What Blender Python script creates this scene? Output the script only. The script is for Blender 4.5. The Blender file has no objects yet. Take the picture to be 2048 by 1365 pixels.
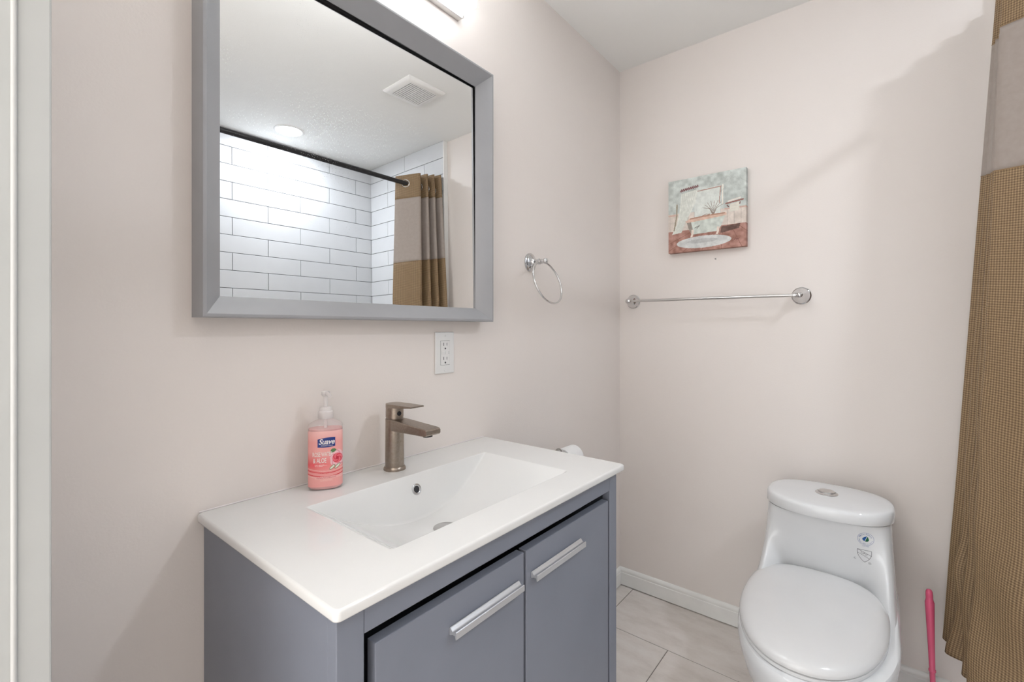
import bpy, bmesh, math, random
import numpy as np
from mathutils import Vector, Matrix
from mathutils.bvhtree import BVHTree

C = bpy.context.scene.collection
R = math.radians
PI = math.pi
random.seed(4)

# ------------------------------------------------------------------ camera, world, exposure
CAM = Vector((-1.9755, -0.9603, 1.1737))
YAW = 38.995
cd = bpy.data.cameras.new('camera')
cd.sensor_width = 36.0
cd.lens = 929.38 / 2048 * 36.0
cd.shift_y = -25.594 / 2048
cd.clip_start = 0.01
cam = bpy.data.objects.new('camera', cd)
C.objects.link(cam)
cam.location = CAM
cam.rotation_euler = (R(90), 0, R(YAW - 90))
sc = bpy.context.scene
sc.camera = cam
sc.view_settings.view_transform = 'Standard'
sc.view_settings.look = 'None'
sc.view_settings.gamma = 1.0
sc.view_settings.use_curve_mapping = False
sc.view_settings.exposure = 0.21

wd = bpy.data.worlds.new('world')
sc.world = wd
wd.use_nodes = True
wd.node_tree.nodes['Background'].inputs[0].default_value = (1.0, 1.0, 0.995, 1)
wd.node_tree.nodes['Background'].inputs[1].default_value = 2.75

SHOWER_LAMP = 212.0      # emission of the recessed lamp lens
VANITY_LAMP = 26.0        # emission of the frosted bar over the mirror
HALL_FILL = 4.0  # power of the added fill light outside the doorway

H = 2.3527               # ceiling height
XR = -1.92               # face of the wall with the door
YT = -1.215              # where the shower tiles start
YB = -2.005              # tiled back wall
XS = -1.56               # shower end by the door wall


def lamp(name, loc, target, size, power, col):
    ld = bpy.data.lights.new(name, 'AREA')
    ld.shape = 'DISK'
    ld.size = size
    ld.energy = power
    ld.color = col
    o = bpy.data.objects.new(name, ld)
    C.objects.link(o)
    o.location = loc
    o.rotation_euler = (Vector(target) - Vector(loc)).to_track_quat('-Z', 'Y').to_euler()
    return o


lamp('added_hall_fill', (-2.6, -0.85, 2.3), (-2.5, -0.85, 0.0), 0.5, HALL_FILL, (1.03, 1.0, 0.96))  # added fill, stands in for light coming through the doorway

# ------------------------------------------------------------------ materials


def srgb(r, g, b):
    f = lambda c: (c / 255 / 12.92) if c / 255 <= 0.04045 else ((c / 255 + 0.055) / 1.055) ** 2.4
    return (f(r), f(g), f(b), 1.0)


class NT:
    def __init__(s, name):
        s.m = bpy.data.materials.new(name)
        s.m.use_nodes = True
        s.t = s.m.node_tree
        s.b = s.t.nodes['Principled BSDF']
        s.out = s.t.nodes['Material Output']

    def n(s, typ, **kw):
        nd = s.t.nodes.new(typ)
        for k, v in kw.items():
            setattr(nd, k, v)
        return nd

    def l(s, a, b):
        s.t.links.new(a, b)

    def set(s, **kw):
        for k, v in kw.items():
            s.b.inputs[k.replace('_', ' ')].default_value = v

    def coords(s, kind='Object', scale=(1, 1, 1)):
        tc = s.n('ShaderNodeTexCoord')
        mp = s.n('ShaderNodeMapping')
        mp.inputs['Scale'].default_value = scale
        s.l(tc.outputs[kind], mp.inputs['Vector'])
        return mp.outputs['Vector']

    def noise(s, vec, scale, detail=3, rough=0.5):
        nd = s.n('ShaderNodeTexNoise')
        nd.inputs['Scale'].default_value = scale
        nd.inputs['Detail'].default_value = detail
        nd.inputs['Roughness'].default_value = rough
        s.l(vec, nd.inputs['Vector'])
        return nd.outputs['Fac']

    def ramp(s, fac, stops):
        nd = s.n('ShaderNodeValToRGB')
        el = nd.color_ramp.elements
        while len(el) < len(stops):
            el.new(0.5)
        for e, (p, c) in zip(el, stops):
            e.position = p
            e.color = c
        s.l(fac, nd.inputs['Fac'])
        return nd.outputs['Color']

    def bump(s, h, strength, dist):
        nd = s.n('ShaderNodeBump')
        nd.inputs['Strength'].default_value = strength
        nd.inputs['Distance'].default_value = dist
        s.l(h, nd.inputs['Height'])
        s.l(nd.outputs['Normal'], s.b.inputs['Normal'])
        return nd


def plain(name, col, rough=0.5, metal=0.0, vary=0.03, bump=0.0, bscale=300, **kw):
    t = NT(name)
    t.set(Roughness=rough, Metallic=metal, **kw)
    v = t.coords()
    f = t.noise(v, 12.0)
    lo = tuple(max(0, c * (1 - vary)) for c in col[:3]) + (1,)
    hi = tuple(min(1, c * (1 + vary)) for c in col[:3]) + (1,)
    t.l(t.ramp(f, [(0.3, lo), (0.7, hi)]), t.b.inputs['Base Color'])
    if bump:
        t.bump(t.noise(v, bscale, 2), bump, 0.001)
    return t.m


def glow(name, col, strength):
    t = NT(name)
    t.set(Base_Color=(0.9, 0.9, 0.9, 1), Roughness=0.4)
    t.b.inputs['Emission Color'].default_value = col
    t.b.inputs['Emission Strength'].default_value = strength
    return t.m


def wall_paint(name, a, b, patches=(), rough=0.5, spec=0.35):
    t = NT(name)
    t.set(Roughness=rough)
    t.b.inputs['Specular IOR Level'].default_value = spec
    v = t.coords()
    f = t.noise(v, 1.6, 2)
    col = t.ramp(f, [(0.35, a), (0.65, b)])
    t.l(col, t.b.inputs['Base Color'])
    h = t.noise(v, 210, 3, 0.55)
    h2 = t.noise(v, 6, 2)
    ad = t.n('ShaderNodeMath', operation='MULTIPLY_ADD')
    ad.inputs[1].default_value = 9.0
    t.l(h2, ad.inputs[0])
    t.l(h, ad.inputs[2])
    src = ad.outputs[0]
    for (c, r, s) in patches:            # trowelled repair spots
        tc = t.n('ShaderNodeTexCoord')
        sub = t.n('ShaderNodeVectorMath', operation='DISTANCE')
        sub.inputs[1].default_value = c
        t.l(tc.outputs['Object'], sub.inputs[0])
        mr = t.n('ShaderNodeMapRange')
        mr.inputs['From Min'].default_value = r
        mr.inputs['From Max'].default_value = r * 0.5
        t.l(sub.outputs['Value'], mr.inputs['Value'])
        nz = t.noise(v, 55, 3)
        ml = t.n('ShaderNodeMath', operation='MULTIPLY')
        t.l(mr.outputs[0], ml.inputs[0])
        t.l(nz, ml.inputs[1])
        ma = t.n('ShaderNodeMath', operation='MULTIPLY_ADD')
        ma.inputs[1].default_value = s
        t.l(ml.outputs[0], ma.inputs[0])
        t.l(src, ma.inputs[2])
        src = ma.outputs[0]
    t.bump(src, 0.22, 0.0012)
    return t.m


M = {}
M['wall'] = wall_paint('wall_paint', (0.80, 0.742, 0.702, 1), (0.82, 0.766, 0.729, 1))
M['wall_b'] = wall_paint('wall_paint_b', (0.80, 0.742, 0.702, 1), (0.82, 0.766, 0.729, 1),
                         [((0, -1.126, 1.823), 0.035, 5.0), ((0, -1.10, 1.418), 0.05, 6.0),
                          ((0, -0.90, 1.80), 0.02, 3.0)])
M['ceiling'] = wall_paint('ceiling_paint', (0.89, 0.89, 0.87, 1), (0.91, 0.91, 0.89, 1), (), 0.95, 0.05)
M['trim'] = plain('white_trim_paint', (0.88, 0.88, 0.86, 1), 0.35, bump=0.15, bscale=60)
M['jamb'] = plain('jamb_paint', (0.45, 0.465, 0.46, 1), 0.4, bump=0.3, bscale=45)
M['bead'] = plain('jamb_bead_paint', (0.56, 0.57, 0.565, 1), 0.3)
M['ceramic'] = plain('white_ceramic', (0.755, 0.755, 0.745, 1), 0.09, vary=0.01)
M['porcelain'] = plain('white_porcelain', (0.73, 0.74, 0.75, 1), 0.07, vary=0.01)
M['seat_plastic'] = plain('white_seat_plastic', (0.70, 0.70, 0.70, 1), 0.16, vary=0.01)
M['chrome'] = plain('chrome', (0.66, 0.66, 0.665, 1), 0.06, 1.0, vary=0.01)
M['steel'] = plain('brushed_steel', (0.62, 0.61, 0.60, 1), 0.28, 1.0)
M['nickel'] = plain('dark_nickel', (0.30, 0.29, 0.275, 1), 0.3, 1.0)
M['alum'] = plain('satin_aluminium', (0.66, 0.67, 0.69, 1), 0.38, 0.85)
M['cabinet'] = plain('gray_cabinet_paint', srgb(125, 130, 142), 0.38, vary=0.03, bump=0.05, bscale=400)
M['frame'] = plain('gray_frame_paint', srgb(158, 159, 162), 0.32, vary=0.03)
M['dark'] = plain('dark_recess', (0.02, 0.02, 0.025, 1), 0.7)
M['black'] = plain('black_metal', (0.02, 0.02, 0.022, 1), 0.35, 0.3)
M['plastic'] = plain('white_plastic', (0.80, 0.80, 0.79, 1), 0.3, vary=0.01)
M['vent'] = plain('vent_plastic', (0.84, 0.83, 0.81, 1), 0.4, vary=0.01)
M['paper'] = plain('toilet_paper', (0.86, 0.86, 0.86, 1), 0.9, bump=0.2, bscale=200)
M['pink'] = plain('pink_plastic', srgb(228, 98, 134), 0.25, vary=0.05)
M['ink'] = plain('gray_ink', (0.08, 0.08, 0.09, 1), 0.5)
M['ink_blue'] = plain('blue_ink', srgb(70, 95, 160), 0.5)
M['drop_blue'] = plain('drop_blue', srgb(0, 80, 150), 0.4)
M['drop_green'] = plain('drop_green', srgb(20, 95, 60), 0.4)
M['label_white'] = plain('label_white', (0.85, 0.80, 0.80, 1), 0.4)
M['label_navy'] = plain('label_navy', srgb(22, 48, 125), 0.35)
M['label_text'] = plain('label_cream', (0.88, 0.78, 0.74, 1), 0.4)
M['lens'] = glow('lamp_lens', (0.94, 1.0, 1.08, 1), SHOWER_LAMP)
M['diffuser'] = glow('frosted_diffuser', (0.97, 1.0, 1.03, 1), VANITY_LAMP)
M['diffuser_edge'] = glow('frosted_diffuser_edge', (0.97, 1.0, 1.03, 1), VANITY_LAMP * 0.2)
M['grout'] = plain('gray_grout', (0.16, 0.16, 0.165, 1), 0.9)
M['floor_grout'] = plain('floor_grout', (0.23, 0.21, 0.19, 1), 0.9)
M['wall_tile'] = plain('glossy_white_tile', (0.68, 0.69, 0.705, 1), 0.10, vary=0.012)
M['spot'] = plain('bare_wall_spot', (0.30, 0.29, 0.28, 1), 0.8)

t = NT('bronze_brushed')                       # faucet: brushed bronze nickel
t.set(Metallic=1.0, Roughness=0.34)
v = t.coords(scale=(1, 1, 1))
t.l(t.ramp(t.noise(v, 160, 4, 0.7), [(0.3, (0.30, 0.25, 0.205, 1)), (0.7, (0.39, 0.335, 0.285, 1))]), t.b.inputs['Base Color'])
M['bronze'] = t.m

t = NT('mirror_glass')                         # silvered glass with dried splashes
t.set(Metallic=1.0, Roughness=0.0, Base_Color=(0.89, 0.895, 0.89, 1))
v = t.coords()
vo = t.n('ShaderNodeTexVoronoi')
vo.inputs['Scale'].default_value = 330
vo.inputs['Randomness'].default_value = 1.0
t.l(v, vo.inputs['Vector'])
nz = t.noise(v, 5, 4, 0.65)
tcd = t.n('ShaderNodeTexCoord')          # thickest over the upper left of the glass
dsq = t.n('ShaderNodeVectorMath', operation='DISTANCE')
dsq.inputs[1].default_value = (-0.14, 0.0, 0.42)
t.l(tcd.outputs['Object'], dsq.inputs[0])
dmr = t.n('ShaderNodeMapRange')
dmr.inputs['From Min'].default_value = 0.10
dmr.inputs['From Max'].default_value = 0.40
dmr.inputs['To Min'].default_value = 0.10
dmr.inputs['To Max'].default_value = -0.13
t.l(dsq.outputs['Value'], dmr.inputs['Value'])
dad = t.n('ShaderNodeMath', operation='ADD')
t.l(nz, dad.inputs[0])
t.l(dmr.outputs[0], dad.inputs[1])
nz = dad.outputs[0]
thr = t.n('ShaderNodeMapRange')
thr.inputs['From Min'].default_value = 0.40
thr.inputs['From Max'].default_value = 0.75
thr.inputs['To Min'].default_value = -0.02
thr.inputs['To Max'].default_value = 0.26
t.l(nz, thr.inputs['Value'])
lt = t.n('ShaderNodeMath', operation='LESS_THAN')
t.l(vo.outputs['Distance'], lt.inputs[0])
t.l(thr.outputs[0], lt.inputs[1])
hz = t.n('ShaderNodeMath', operation='MULTIPLY')
t.l(lt.outputs[0], hz.inputs[0])
hz.inputs[1].default_value = 0.42
df = t.n('ShaderNodeBsdfDiffuse')
df.inputs['Color'].default_value = (0.95, 0.95, 0.95, 1)
mx = t.n('ShaderNodeMixShader')
t.l(hz.outputs[0], mx.inputs[0])
t.l(t.b.outputs[0], mx.inputs[1])
t.l(df.outputs[0], mx.inputs[2])
t.l(mx.outputs[0], t.out.inputs['Surface'])
M['mirror'] = t.m

t = NT('floor_tile')                           # beige porcelain with long soft veins
t.set(Roughness=0.35)
v = t.coords(scale=(5, 2.0, 1))
f1 = t.noise(v, 2.6, 8, 0.68)
col = t.ramp(f1, [(0.32, (0.66, 0.61, 0.565, 1)), (0.5, (0.76, 0.71, 0.67, 1)), (0.68, (0.82, 0.785, 0.75, 1))])
t.l(col, t.b.inputs['Base Color'])
M['floor_tile'] = t.m


def paint_mat(name, rough=0.6):
    t = NT(name)
    t.set(Roughness=rough)
    at = t.n('ShaderNodeAttribute')
    at.attribute_name = 'paint'
    t.l(at.outputs['Color'], t.b.inputs['Base Color'])
    return t.m


M['paint'] = paint_mat('canvas_print', 0.75)
M['label_print'] = paint_mat('label_print', 0.25)

t = NT('waffle_fabric')
t.set(Roughness=0.6)
tc = t.n('ShaderNodeTexCoord')
sep = t.n('ShaderNodeSeparateXYZ')
t.l(tc.outputs['UV'], sep.inputs[0])


def cellwave(sock, size):
    a = t.n('ShaderNodeMath', operation='MULTIPLY')
    a.inputs[1].default_value = 2 * PI / size
    t.l(sock, a.inputs[0])
    b = t.n('ShaderNodeMath', operation='SINE')
    t.l(a.outputs[0], b.inputs[0])
    return b.outputs[0]


pr = t.n('ShaderNodeMath', operation='ADD')
t.l(cellwave(sep.outputs[0], 0.0064), pr.inputs[0])
t.l(cellwave(sep.outputs[1], 0.0064), pr.inputs[1])
mr = t.n('ShaderNodeMapRange')
mr.inputs['From Min'].default_value = -2
mr.inputs['From Max'].default_value = 2
t.l(pr.outputs[0], mr.inputs['Value'])
t.l(t.ramp(mr.outputs[0], [(0.0, srgb(88, 68, 46)), (0.35, srgb(132, 107, 78)), (0.8, srgb(152, 127, 94)), (1.0, srgb(182, 158, 122))]), t.b.inputs['Base Color'])  # shade of the pits and thread highlights are painted into the ramp
t.bump(mr.outputs[0], 0.6, 0.002)
M['waffle'] = t.m

t = NT('satin_fabric')
t.set(Roughness=0.45)
v = t.coords('UV', (1, 1, 1))
t.l(t.ramp(t.noise(v, 60, 3), [(0.3, srgb(190, 178, 169)), (0.7, srgb(202, 192, 184))]), t.b.inputs['Base Color'])
t.bump(t.noise(v, 900, 2), 0.15, 0.0005)
tr = t.n('ShaderNodeBsdfTranslucent')
tr.inputs['Color'].default_value = srgb(200, 190, 182)
mx = t.n('ShaderNodeMixShader')
mx.inputs[0].default_value = 0.42
t.l(t.b.outputs[0], mx.inputs[1])
t.l(tr.outputs[0], mx.inputs[2])
t.l(mx.outputs[0], t.out.inputs['Surface'])
M['satin'] = t.m

t = NT('clear_plastic')
tp = t.n('ShaderNodeBsdfTransparent')
tp.inputs['Color'].default_value = (0.985, 0.97, 0.97, 1)
gl = t.n('ShaderNodeBsdfGlossy')
gl.inputs['Roughness'].default_value = 0.12
fr = t.n('ShaderNodeFresnel')
fr.inputs['IOR'].default_value = 1.25
df = t.n('ShaderNodeBsdfDiffuse')
df.inputs['Color'].default_value = (0.90, 0.85, 0.84, 1)
mx0 = t.n('ShaderNodeMixShader')
mx0.inputs[0].default_value = 0.16
t.l(tp.outputs[0], mx0.inputs[1])
t.l(df.outputs[0], mx0.inputs[2])
mx = t.n('ShaderNodeMixShader')
mx.inputs[0].default_value = 0.06
t.l(mx0.outputs[0], mx.inputs[1])
t.l(gl.outputs[0], mx.inputs[2])
t.l(mx.outputs[0], t.out.inputs['Surface'])
M['clear'] = t.m
t = NT('frosted_pump_plastic')
tp = t.n('ShaderNodeBsdfTransparent')
mx = t.n('ShaderNodeMixShader')
mx.inputs[0].default_value = 0.62
t.set(Base_Color=(0.86, 0.82, 0.81, 1), Roughness=0.3)
t.l(tp.outputs[0], mx.inputs[1])
t.l(t.b.outputs[0], mx.inputs[2])
t.l(mx.outputs[0], t.out.inputs['Surface'])
M['pump'] = t.m
M['liquid'] = plain('pink_soap', (0.84, 0.40, 0.39, 1), 0.25, vary=0.08)

# ------------------------------------------------------------------ helpers
ROOT = {}


def thing(name, label, cat, loc=(0, 0, 0), group=None):
    o = bpy.data.objects.new(name, None)
    C.objects.link(o)
    o.location = loc
    o.empty_display_size = 0.05
    o['label'] = label
    o['category'] = cat
    if group:
        o['group'] = group
    ROOT[o.name] = Vector(loc)
    return o


def obj(name, bm, mat, parent=None, smooth=None, label=None, kind=None, keep=False):
    """Link a bmesh given in world coordinates as one mesh object."""
    me = bpy.data.meshes.new(name)
    off = ROOT[parent.name] if parent is not None and parent.name in ROOT else Vector((0, 0, 0))
    bmesh.ops.translate(bm, verts=bm.verts, vec=-off)
    if not keep:
        bmesh.ops.recalc_face_normals(bm, faces=bm.faces)
    if smooth is not None:
        for f in bm.faces:
            f.smooth = True
        for e in bm.edges:
            if len(e.link_faces) == 2 and e.calc_face_angle(0) > R(smooth):
                e.smooth = False
    bm.to_mesh(me)
    bm.free()
    for m in (mat if isinstance(mat, (list, tuple)) else [mat]):
        me.materials.append(m)
    o = bpy.data.objects.new(name, me)
    C.objects.link(o)
    if parent is not None:
        o.parent = parent
        ROOT[o.name] = off
    if label:
        o['label'] = label
    if kind:
        o['kind'] = kind
    return o


def struct(name, bm, mat, smooth=None, parent=None):
    return obj(name, bm, mat, parent, smooth, kind='structure')


def box(x0, x1, y0, y1, z0, z1, bevel=0.0, seg=2, bm=None):
    b = bmesh.new()
    r = bmesh.ops.create_cube(b, size=1.0)
    bmesh.ops.scale(b, vec=(x1 - x0, y1 - y0, z1 - z0), verts=b.verts)
    bmesh.ops.translate(b, vec=((x0 + x1) / 2, (y0 + y1) / 2, (z0 + z1) / 2), verts=b.verts)
    if bevel:
        bmesh.ops.bevel(b, geom=b.edges[:], offset=bevel, segments=seg, profile=0.5, affect='EDGES')
    return join(bm, b) if bm is not None else b


def join(a, b):
    me = bpy.data.meshes.new('tmp')
    b.to_mesh(me)
    b.free()
    a.from_mesh(me)
    bpy.data.meshes.remove(me)
    return a


def loft(rings, caps=True, closed=True):
    """rings: list of lists of 3D points, same length."""
    b = bmesh.new()
    vs = [[b.verts.new(p) for p in r] for r in rings]
    n = len(rings[0])
    for i in range(len(vs) - 1):
        for j in range(n if closed else n - 1):
            k = (j + 1) % n
            b.faces.new((vs[i][j], vs[i][k], vs[i + 1][k], vs[i + 1][j]))
    if caps:
        b.faces.new(vs[0][::-1])
        b.faces.new(vs[-1])
    return b


def frame_of(d):
    d = Vector(d).normalized()
    a = Vector((0, 0, 1)) if abs(d.z) < 0.9 else Vector((1, 0, 0))
    u = d.cross(a).normalized()
    return u, d.cross(u).normalized()


def lathe(origin, axis, prof, n=32, caps=True):
    """prof: list of (distance along axis, radius)."""
    o = Vector(origin)
    d = Vector(axis).normalized()
    u, w = frame_of(d)
    rings = []
    for (h, r) in prof:
        rings.append([o + d * h + (u * math.cos(a) + w * math.sin(a)) * max(r, 1e-5)
                      for a in [2 * PI * k / n for k in range(n)]])
    return loft(rings, caps)


def tube(pts, rad, n=12, closed=False):
    P = [Vector(p) for p in pts]
    rings = []
    u = None
    m = len(P)
    for i, p in enumerate(P):
        if closed:
            d = (P[(i + 1) % m] - P[i - 1]).normalized()
        else:
            d = (P[min(i + 1, m - 1)] - P[max(i - 1, 0)]).normalized()
        if u is None:
            u, w = frame_of(d)
        else:
            u = (u - d * u.dot(d)).normalized()
            w = d.cross(u)
        r = rad[i] if isinstance(rad, (list, tuple)) else rad
        rings.append([p + (u * math.cos(a) + d.cross(u) * math.sin(a)) * r for a in [2 * PI * k / n for k in range(n)]])
    if closed:
        b = bmesh.new()
        vs = [[b.verts.new(q) for q in r] for r in rings]
        for i in range(m):
            for j in range(n):
                k = (j + 1) % n
                b.faces.new((vs[i][j], vs[i][k], vs[(i + 1) % m][k], vs[(i + 1) % m][j]))
        return b
    return loft(rings, True)


def prism_x(x0, x1, prof, bm=None):
    """Extrude a (y, z) outline along x."""
    b = loft([[Vector((x0, y, z)) for y, z in prof], [Vector((x1, y, z)) for y, z in prof]])
    return join(bm, b) if bm is not None else b


def sgnpow(c, e):
    return math.copysign(abs(c) ** e, c)


def outline(yc, w, xw, lf, lb, nf=2.2, nb=3.0, n=96, wing=0.0):
    """Plan outline, widest (half width w) at x = xw; lf towards -x, lb towards +x."""
    pts = []
    for k in range(n):
        a = 2 * PI * k / n
        c, s = math.cos(a), math.sin(a)
        if c < 0:
            x = xw - lf * abs(c) ** (2 / nf)
            y = w * sgnpow(s, 2 / nf)
            if wing:
                q = abs(y) / w
                x -= wing * min(1, max(0, (q - 0.5) / 0.4)) ** 2 * abs(c) ** 0.35
        else:
            x = xw + lb * abs(c) ** (2 / nb)
            y = w * sgnpow(s, 2 / nb)
        pts.append((x, yc + y))
    return pts


def text_bm(body, size, shear=0.0, spacing=1.0, sx=1.0, bold=0.0):
    cu = bpy.data.curves.new('lettering', 'FONT')
    cu.body = body
    cu.size = size
    cu.shear = shear
    cu.space_character = spacing
    cu.align_x = 'CENTER'
    cu.align_y = 'CENTER'
    cu.offset = bold
    cu.resolution_u = 3
    o = bpy.data.objects.new('lettering', cu)
    C.objects.link(o)
    dg = bpy.context.evaluated_depsgraph_get()
    me = bpy.data.meshes.new_from_object(o.evaluated_get(dg))
    b = bmesh.new()
    b.from_mesh(me)
    bpy.data.objects.remove(o)
    bpy.data.curves.remove(cu)
    bpy.data.meshes.remove(me)
    for vv in b.verts:
        vv.co.x *= sx
    return b


def map_bm(b, fn):
    for vv in b.verts:
        vv.co = fn(vv.co.x, vv.co.y)
    return b


# ------------------------------------------------------------------ setting
TH = 0.10
struct('wall_left', box(XR - TH, TH, 0, TH, 0, H), M['wall'])
wb = struct('wall_right', box(0, TH, YT, 0, 0, H), M['wall_b'])
struct('ceiling', box(XR - TH, TH, YB - TH, TH, H, H + TH), M['ceiling'])


def tiles(wall_fn, thick, rows, bev):
    """rows: list of (v0, v1, [u joints]); wall_fn(u, v, d) -> point at depth d."""
    b = bmesh.new()
    g = 0.0015
    for (v0, v1, us) in rows:
        for u0, u1 in zip(us[:-1], us[1:]):
            if u1 - u0 < 0.006:
                continue
            a0, a1, c0, c1 = u0 + g, u1 - g, v0 + g, v1 - g
            lo = [b.verts.new(wall_fn(u, v, 0)) for u, v in ((a0, c0), (a1, c0), (a1, c1), (a0, c1))]
            hi = [b.verts.new(wall_fn(u, v, thick - bev)) for u, v in ((a0, c0), (a1, c0), (a1, c1), (a0, c1))]
            tp = [b.verts.new(wall_fn(u, v, thick)) for u, v in
                  ((a0 + bev, c0 + bev), (a1 - bev, c0 + bev), (a1 - bev, c1 - bev), (a0 + bev, c1 - bev))]
            for A, B in ((lo, hi), (hi, tp)):
                for k in range(4):
                    b.faces.new((A[k], A[(k + 1) % 4], B[(k + 1) % 4], B[k]))
            b.faces.new(tp)
    return b


def clip_row(start, step, lo, hi):
    us = [lo]
    u = start
    while u > lo:
        u -= step
    while u < hi:
        if u > lo + 0.004 and u < hi - 0.004:
            us.append(u)
        u += step
    us.append(hi)
    return us


TZ0, THH, TW = 2.2483, 0.1019, 0.3966
XE = -0.02               # face of the tiles on the wall past the curtain
zs = [H] + [TZ0 - k * THH for k in range(0, 23)]
zs = [z for z in zs if z > 0.01] + [0.0]
rows_back, rows_end = [], []
for k in range(len(zs) - 1):
    # row k lies between zs[k] and zs[k+1]; joint phases read off the photograph
    j = (XE - 0.1337) - (0.0 if k % 2 == 1 else TW / 2)
    rows_back.append((zs[k + 1], zs[k], clip_row(j, TW, XS, XE)))
    if k == 0:
        e = -1.60
    elif k == 1:
        e = -1.395
    else:
        e = -1.795 if k % 2 == 0 else -1.795 + TW / 2
    rows_end.append((zs[k + 1], zs[k], clip_row(e, TW, YB + 0.006, YT)))
struct('wall_shower_back', box(XR - TH, TH, YB - TH, YB, 0, H), M['grout'])
struct('wall_shower_back_tiles', tiles(lambda u, v, d: Vector((u, YB + d, v)), 0.006, rows_back, 0.0012), M['wall_tile'])
struct('wall_shower_right', box(XE - 0.0065, TH, YB, YT, 0, H), M['grout'])
bt = tiles(lambda u, v, d: Vector((XE - 0.0065 - d, u, v)), 0.006, rows_end, 0.0012)
struct('wall_shower_right_tiles', bt, M['wall_tile'])
# white edge strip that finishes the tile edge against the painted wall
struct('trim_1', box(XE - 0.0135, 0, YT, YT + 0.008, 0, H, 0.002), M['trim'])
struct('wall_shower_left', box(XR, XS, YB, YT, 0, H), M['wall'])

# wall with the door opening the camera stands in
DY0, DY1, DZ = -0.36, -1.14, 2.04
b = box(XR - TH, XR, DY0 + 0.018, 0, 0, H)
box(XR - TH, XR, YT, DY1 - 0.018, 0, H, bm=b)
box(XR - TH, XR, DY1 - 0.018, DY0 + 0.018, DZ + 0.018, H, bm=b)
struct('wall_rear', b, M['wall'])
b = box(XR - TH - 0.012, -1.9095, DY0, DY0 + 0.018, 0, DZ, 0.0015)
box(XR - TH - 0.012, -1.9095, DY1 - 0.018, DY1, 0, DZ, 0.0015, bm=b)
box(XR - TH - 0.012, -1.9095, DY1, DY0, DZ, DZ + 0.018, 0.0015, bm=b)
struct('door_1', b, M['jamb'])
b = tube([(-1.9335, DY0 - 0.0005, 0), (-1.9335, DY0 - 0.0005, DZ)], 0.0022, 10)
struct('door_1_bead', b, M['bead'], 40)
b = box(XR, -1.9095, DY0 + 0.018, DY0 + 0.075, 0, DZ + 0.07, 0.003)
box(XR, -1.9095, DY1 - 0.075, DY1 - 0.018, 0, DZ + 0.07, 0.003, bm=b)
struct('trim_2', b, M['trim'])

struct('wall_hall_blocker', box(-3.9, XR - TH, -1.36, -1.26, 0, 2.6), M['wall'])  # unseen wall, added to cut world light on cabinet side and jamb

struct('ceiling_hall_blocker', box(-3.3, XR - TH, -1.36, 0.6, H, H + 0.1), M['ceiling'])  # unseen slab, added to block world light from above the hall

# floor: grout bed and 12 x 24 inch tiles, joints where the photograph shows them
struct('floor', box(-2.02, TH, YB - TH, TH, -0.08, -0.0015), M['floor_grout'])
struct('floor_hall_widened', box(-5.2, -2.02, -4.1, 2.3, -0.08, -0.0015), M['floor_grout'])  # unseen hall floor, widened to block world light from below
rows_f = []
x = 0.0
k = 0
while x > -5.15:
    w = 0.303
    ph = -0.0685 if k % 2 == 0 else -0.336
    rows_f.append((x - w, x, clip_row(ph, 0.606, YB, 0)))
    x -= w
    k += 1
rows_f = [(v0, v1, us if v1 > XR - TH - 0.05 else clip_row(us[1], 0.606, -4.0, 2.2)) for v0, v1, us in rows_f]
struct('floor_tiles', tiles(lambda u, v, d: Vector((v, u, d - 0.006)), 0.006, rows_f, 0.0008), M['floor_tile'])

BBH = 0.0794


def baseboard_prof(s):
    return [(0, 0.004), (-0.012, 0.004), (-0.012, BBH - 0.0215), (-0.0112, BBH - 0.0205), (-0.0096, BBH - 0.0200), (-0.0094, BBH - 0.0185),
            (-0.0104, BBH - 0.0150), (-0.0106, BBH - 0.0115), (-0.0098, BBH - 0.0075), (-0.0078, BBH - 0.0035), (-0.005, BBH - 0.0008), (-0.003, BBH), (0, BBH)]


struct('baseboard_left', prism_x(-0.93, 0, baseboard_prof(1)), M['trim'], 25)
b = loft([[Vector((q, y, z)) for q, z in baseboard_prof(1)] for y in (0, YT + 0.009)])
struct('baseboard_right', b, M['trim'], 25)
b = lathe((-0.0004, -0.4182, 1.4541), (-1, 0, 0), [(0, 0.0052), (0.0006, 0.0042)], 3)
sp = obj('wall_scuff', b, M['spot'], wb, kind='structure')

# ------------------------------------------------------------------ mirror
MX0, MX1, MZ0, MZ1, MD = -1.6924, -0.9412, 1.1929, 1.9242, 0.0536
mir = thing('wall_mirror', 'large wall mirror in a wide gray frame above the sink', 'mirror',
            ((MX0 + MX1) / 2, 0, MZ0))


def rect_ring(i, y):
    return [Vector((MX0 + i, -y, MZ0 + i)), Vector((MX1 - i, -y, MZ0 + i)),
            Vector((MX1 - i, -y, MZ1 - i)), Vector((MX0 + i, -y, MZ1 - i))]


FI = 0.0392
prof = [(0.0, 0.0), (0.0, MD - 0.003), (0.001, MD - 0.0008), (0.003, MD), (0.0062, MD), (0.008, MD - 0.0012),
        (FI - 0.001, 0.0175), (FI, 0.0162), (FI, 0.0145)]
b = loft([rect_ring(i, y) for i, y in prof], caps=False)
obj('frame', b, M['frame'], mir, 25)
ga, gb = -0.0096, 0.0071
gx, gz = (MX0 + MX1) / 2, (MZ0 + MZ1) / 2
gy0 = -0.0088
g = []
for (sx_, sz_) in ((-1, -1), (1, -1), (1, 1), (-1, 1)):
    dx, dz = sx_ * ((MX1 - MX0) / 2 - FI + 0.006), sz_ * ((MZ1 - MZ0) / 2 - FI + 0.006)
    g.append(Vector((gx + dx, gy0 + math.tan(ga) * dx + math.tan(gb) * dz, gz + dz)))
b = loft([[q + Vector((0, 0.0014, 0)) for q in g], g])
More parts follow.
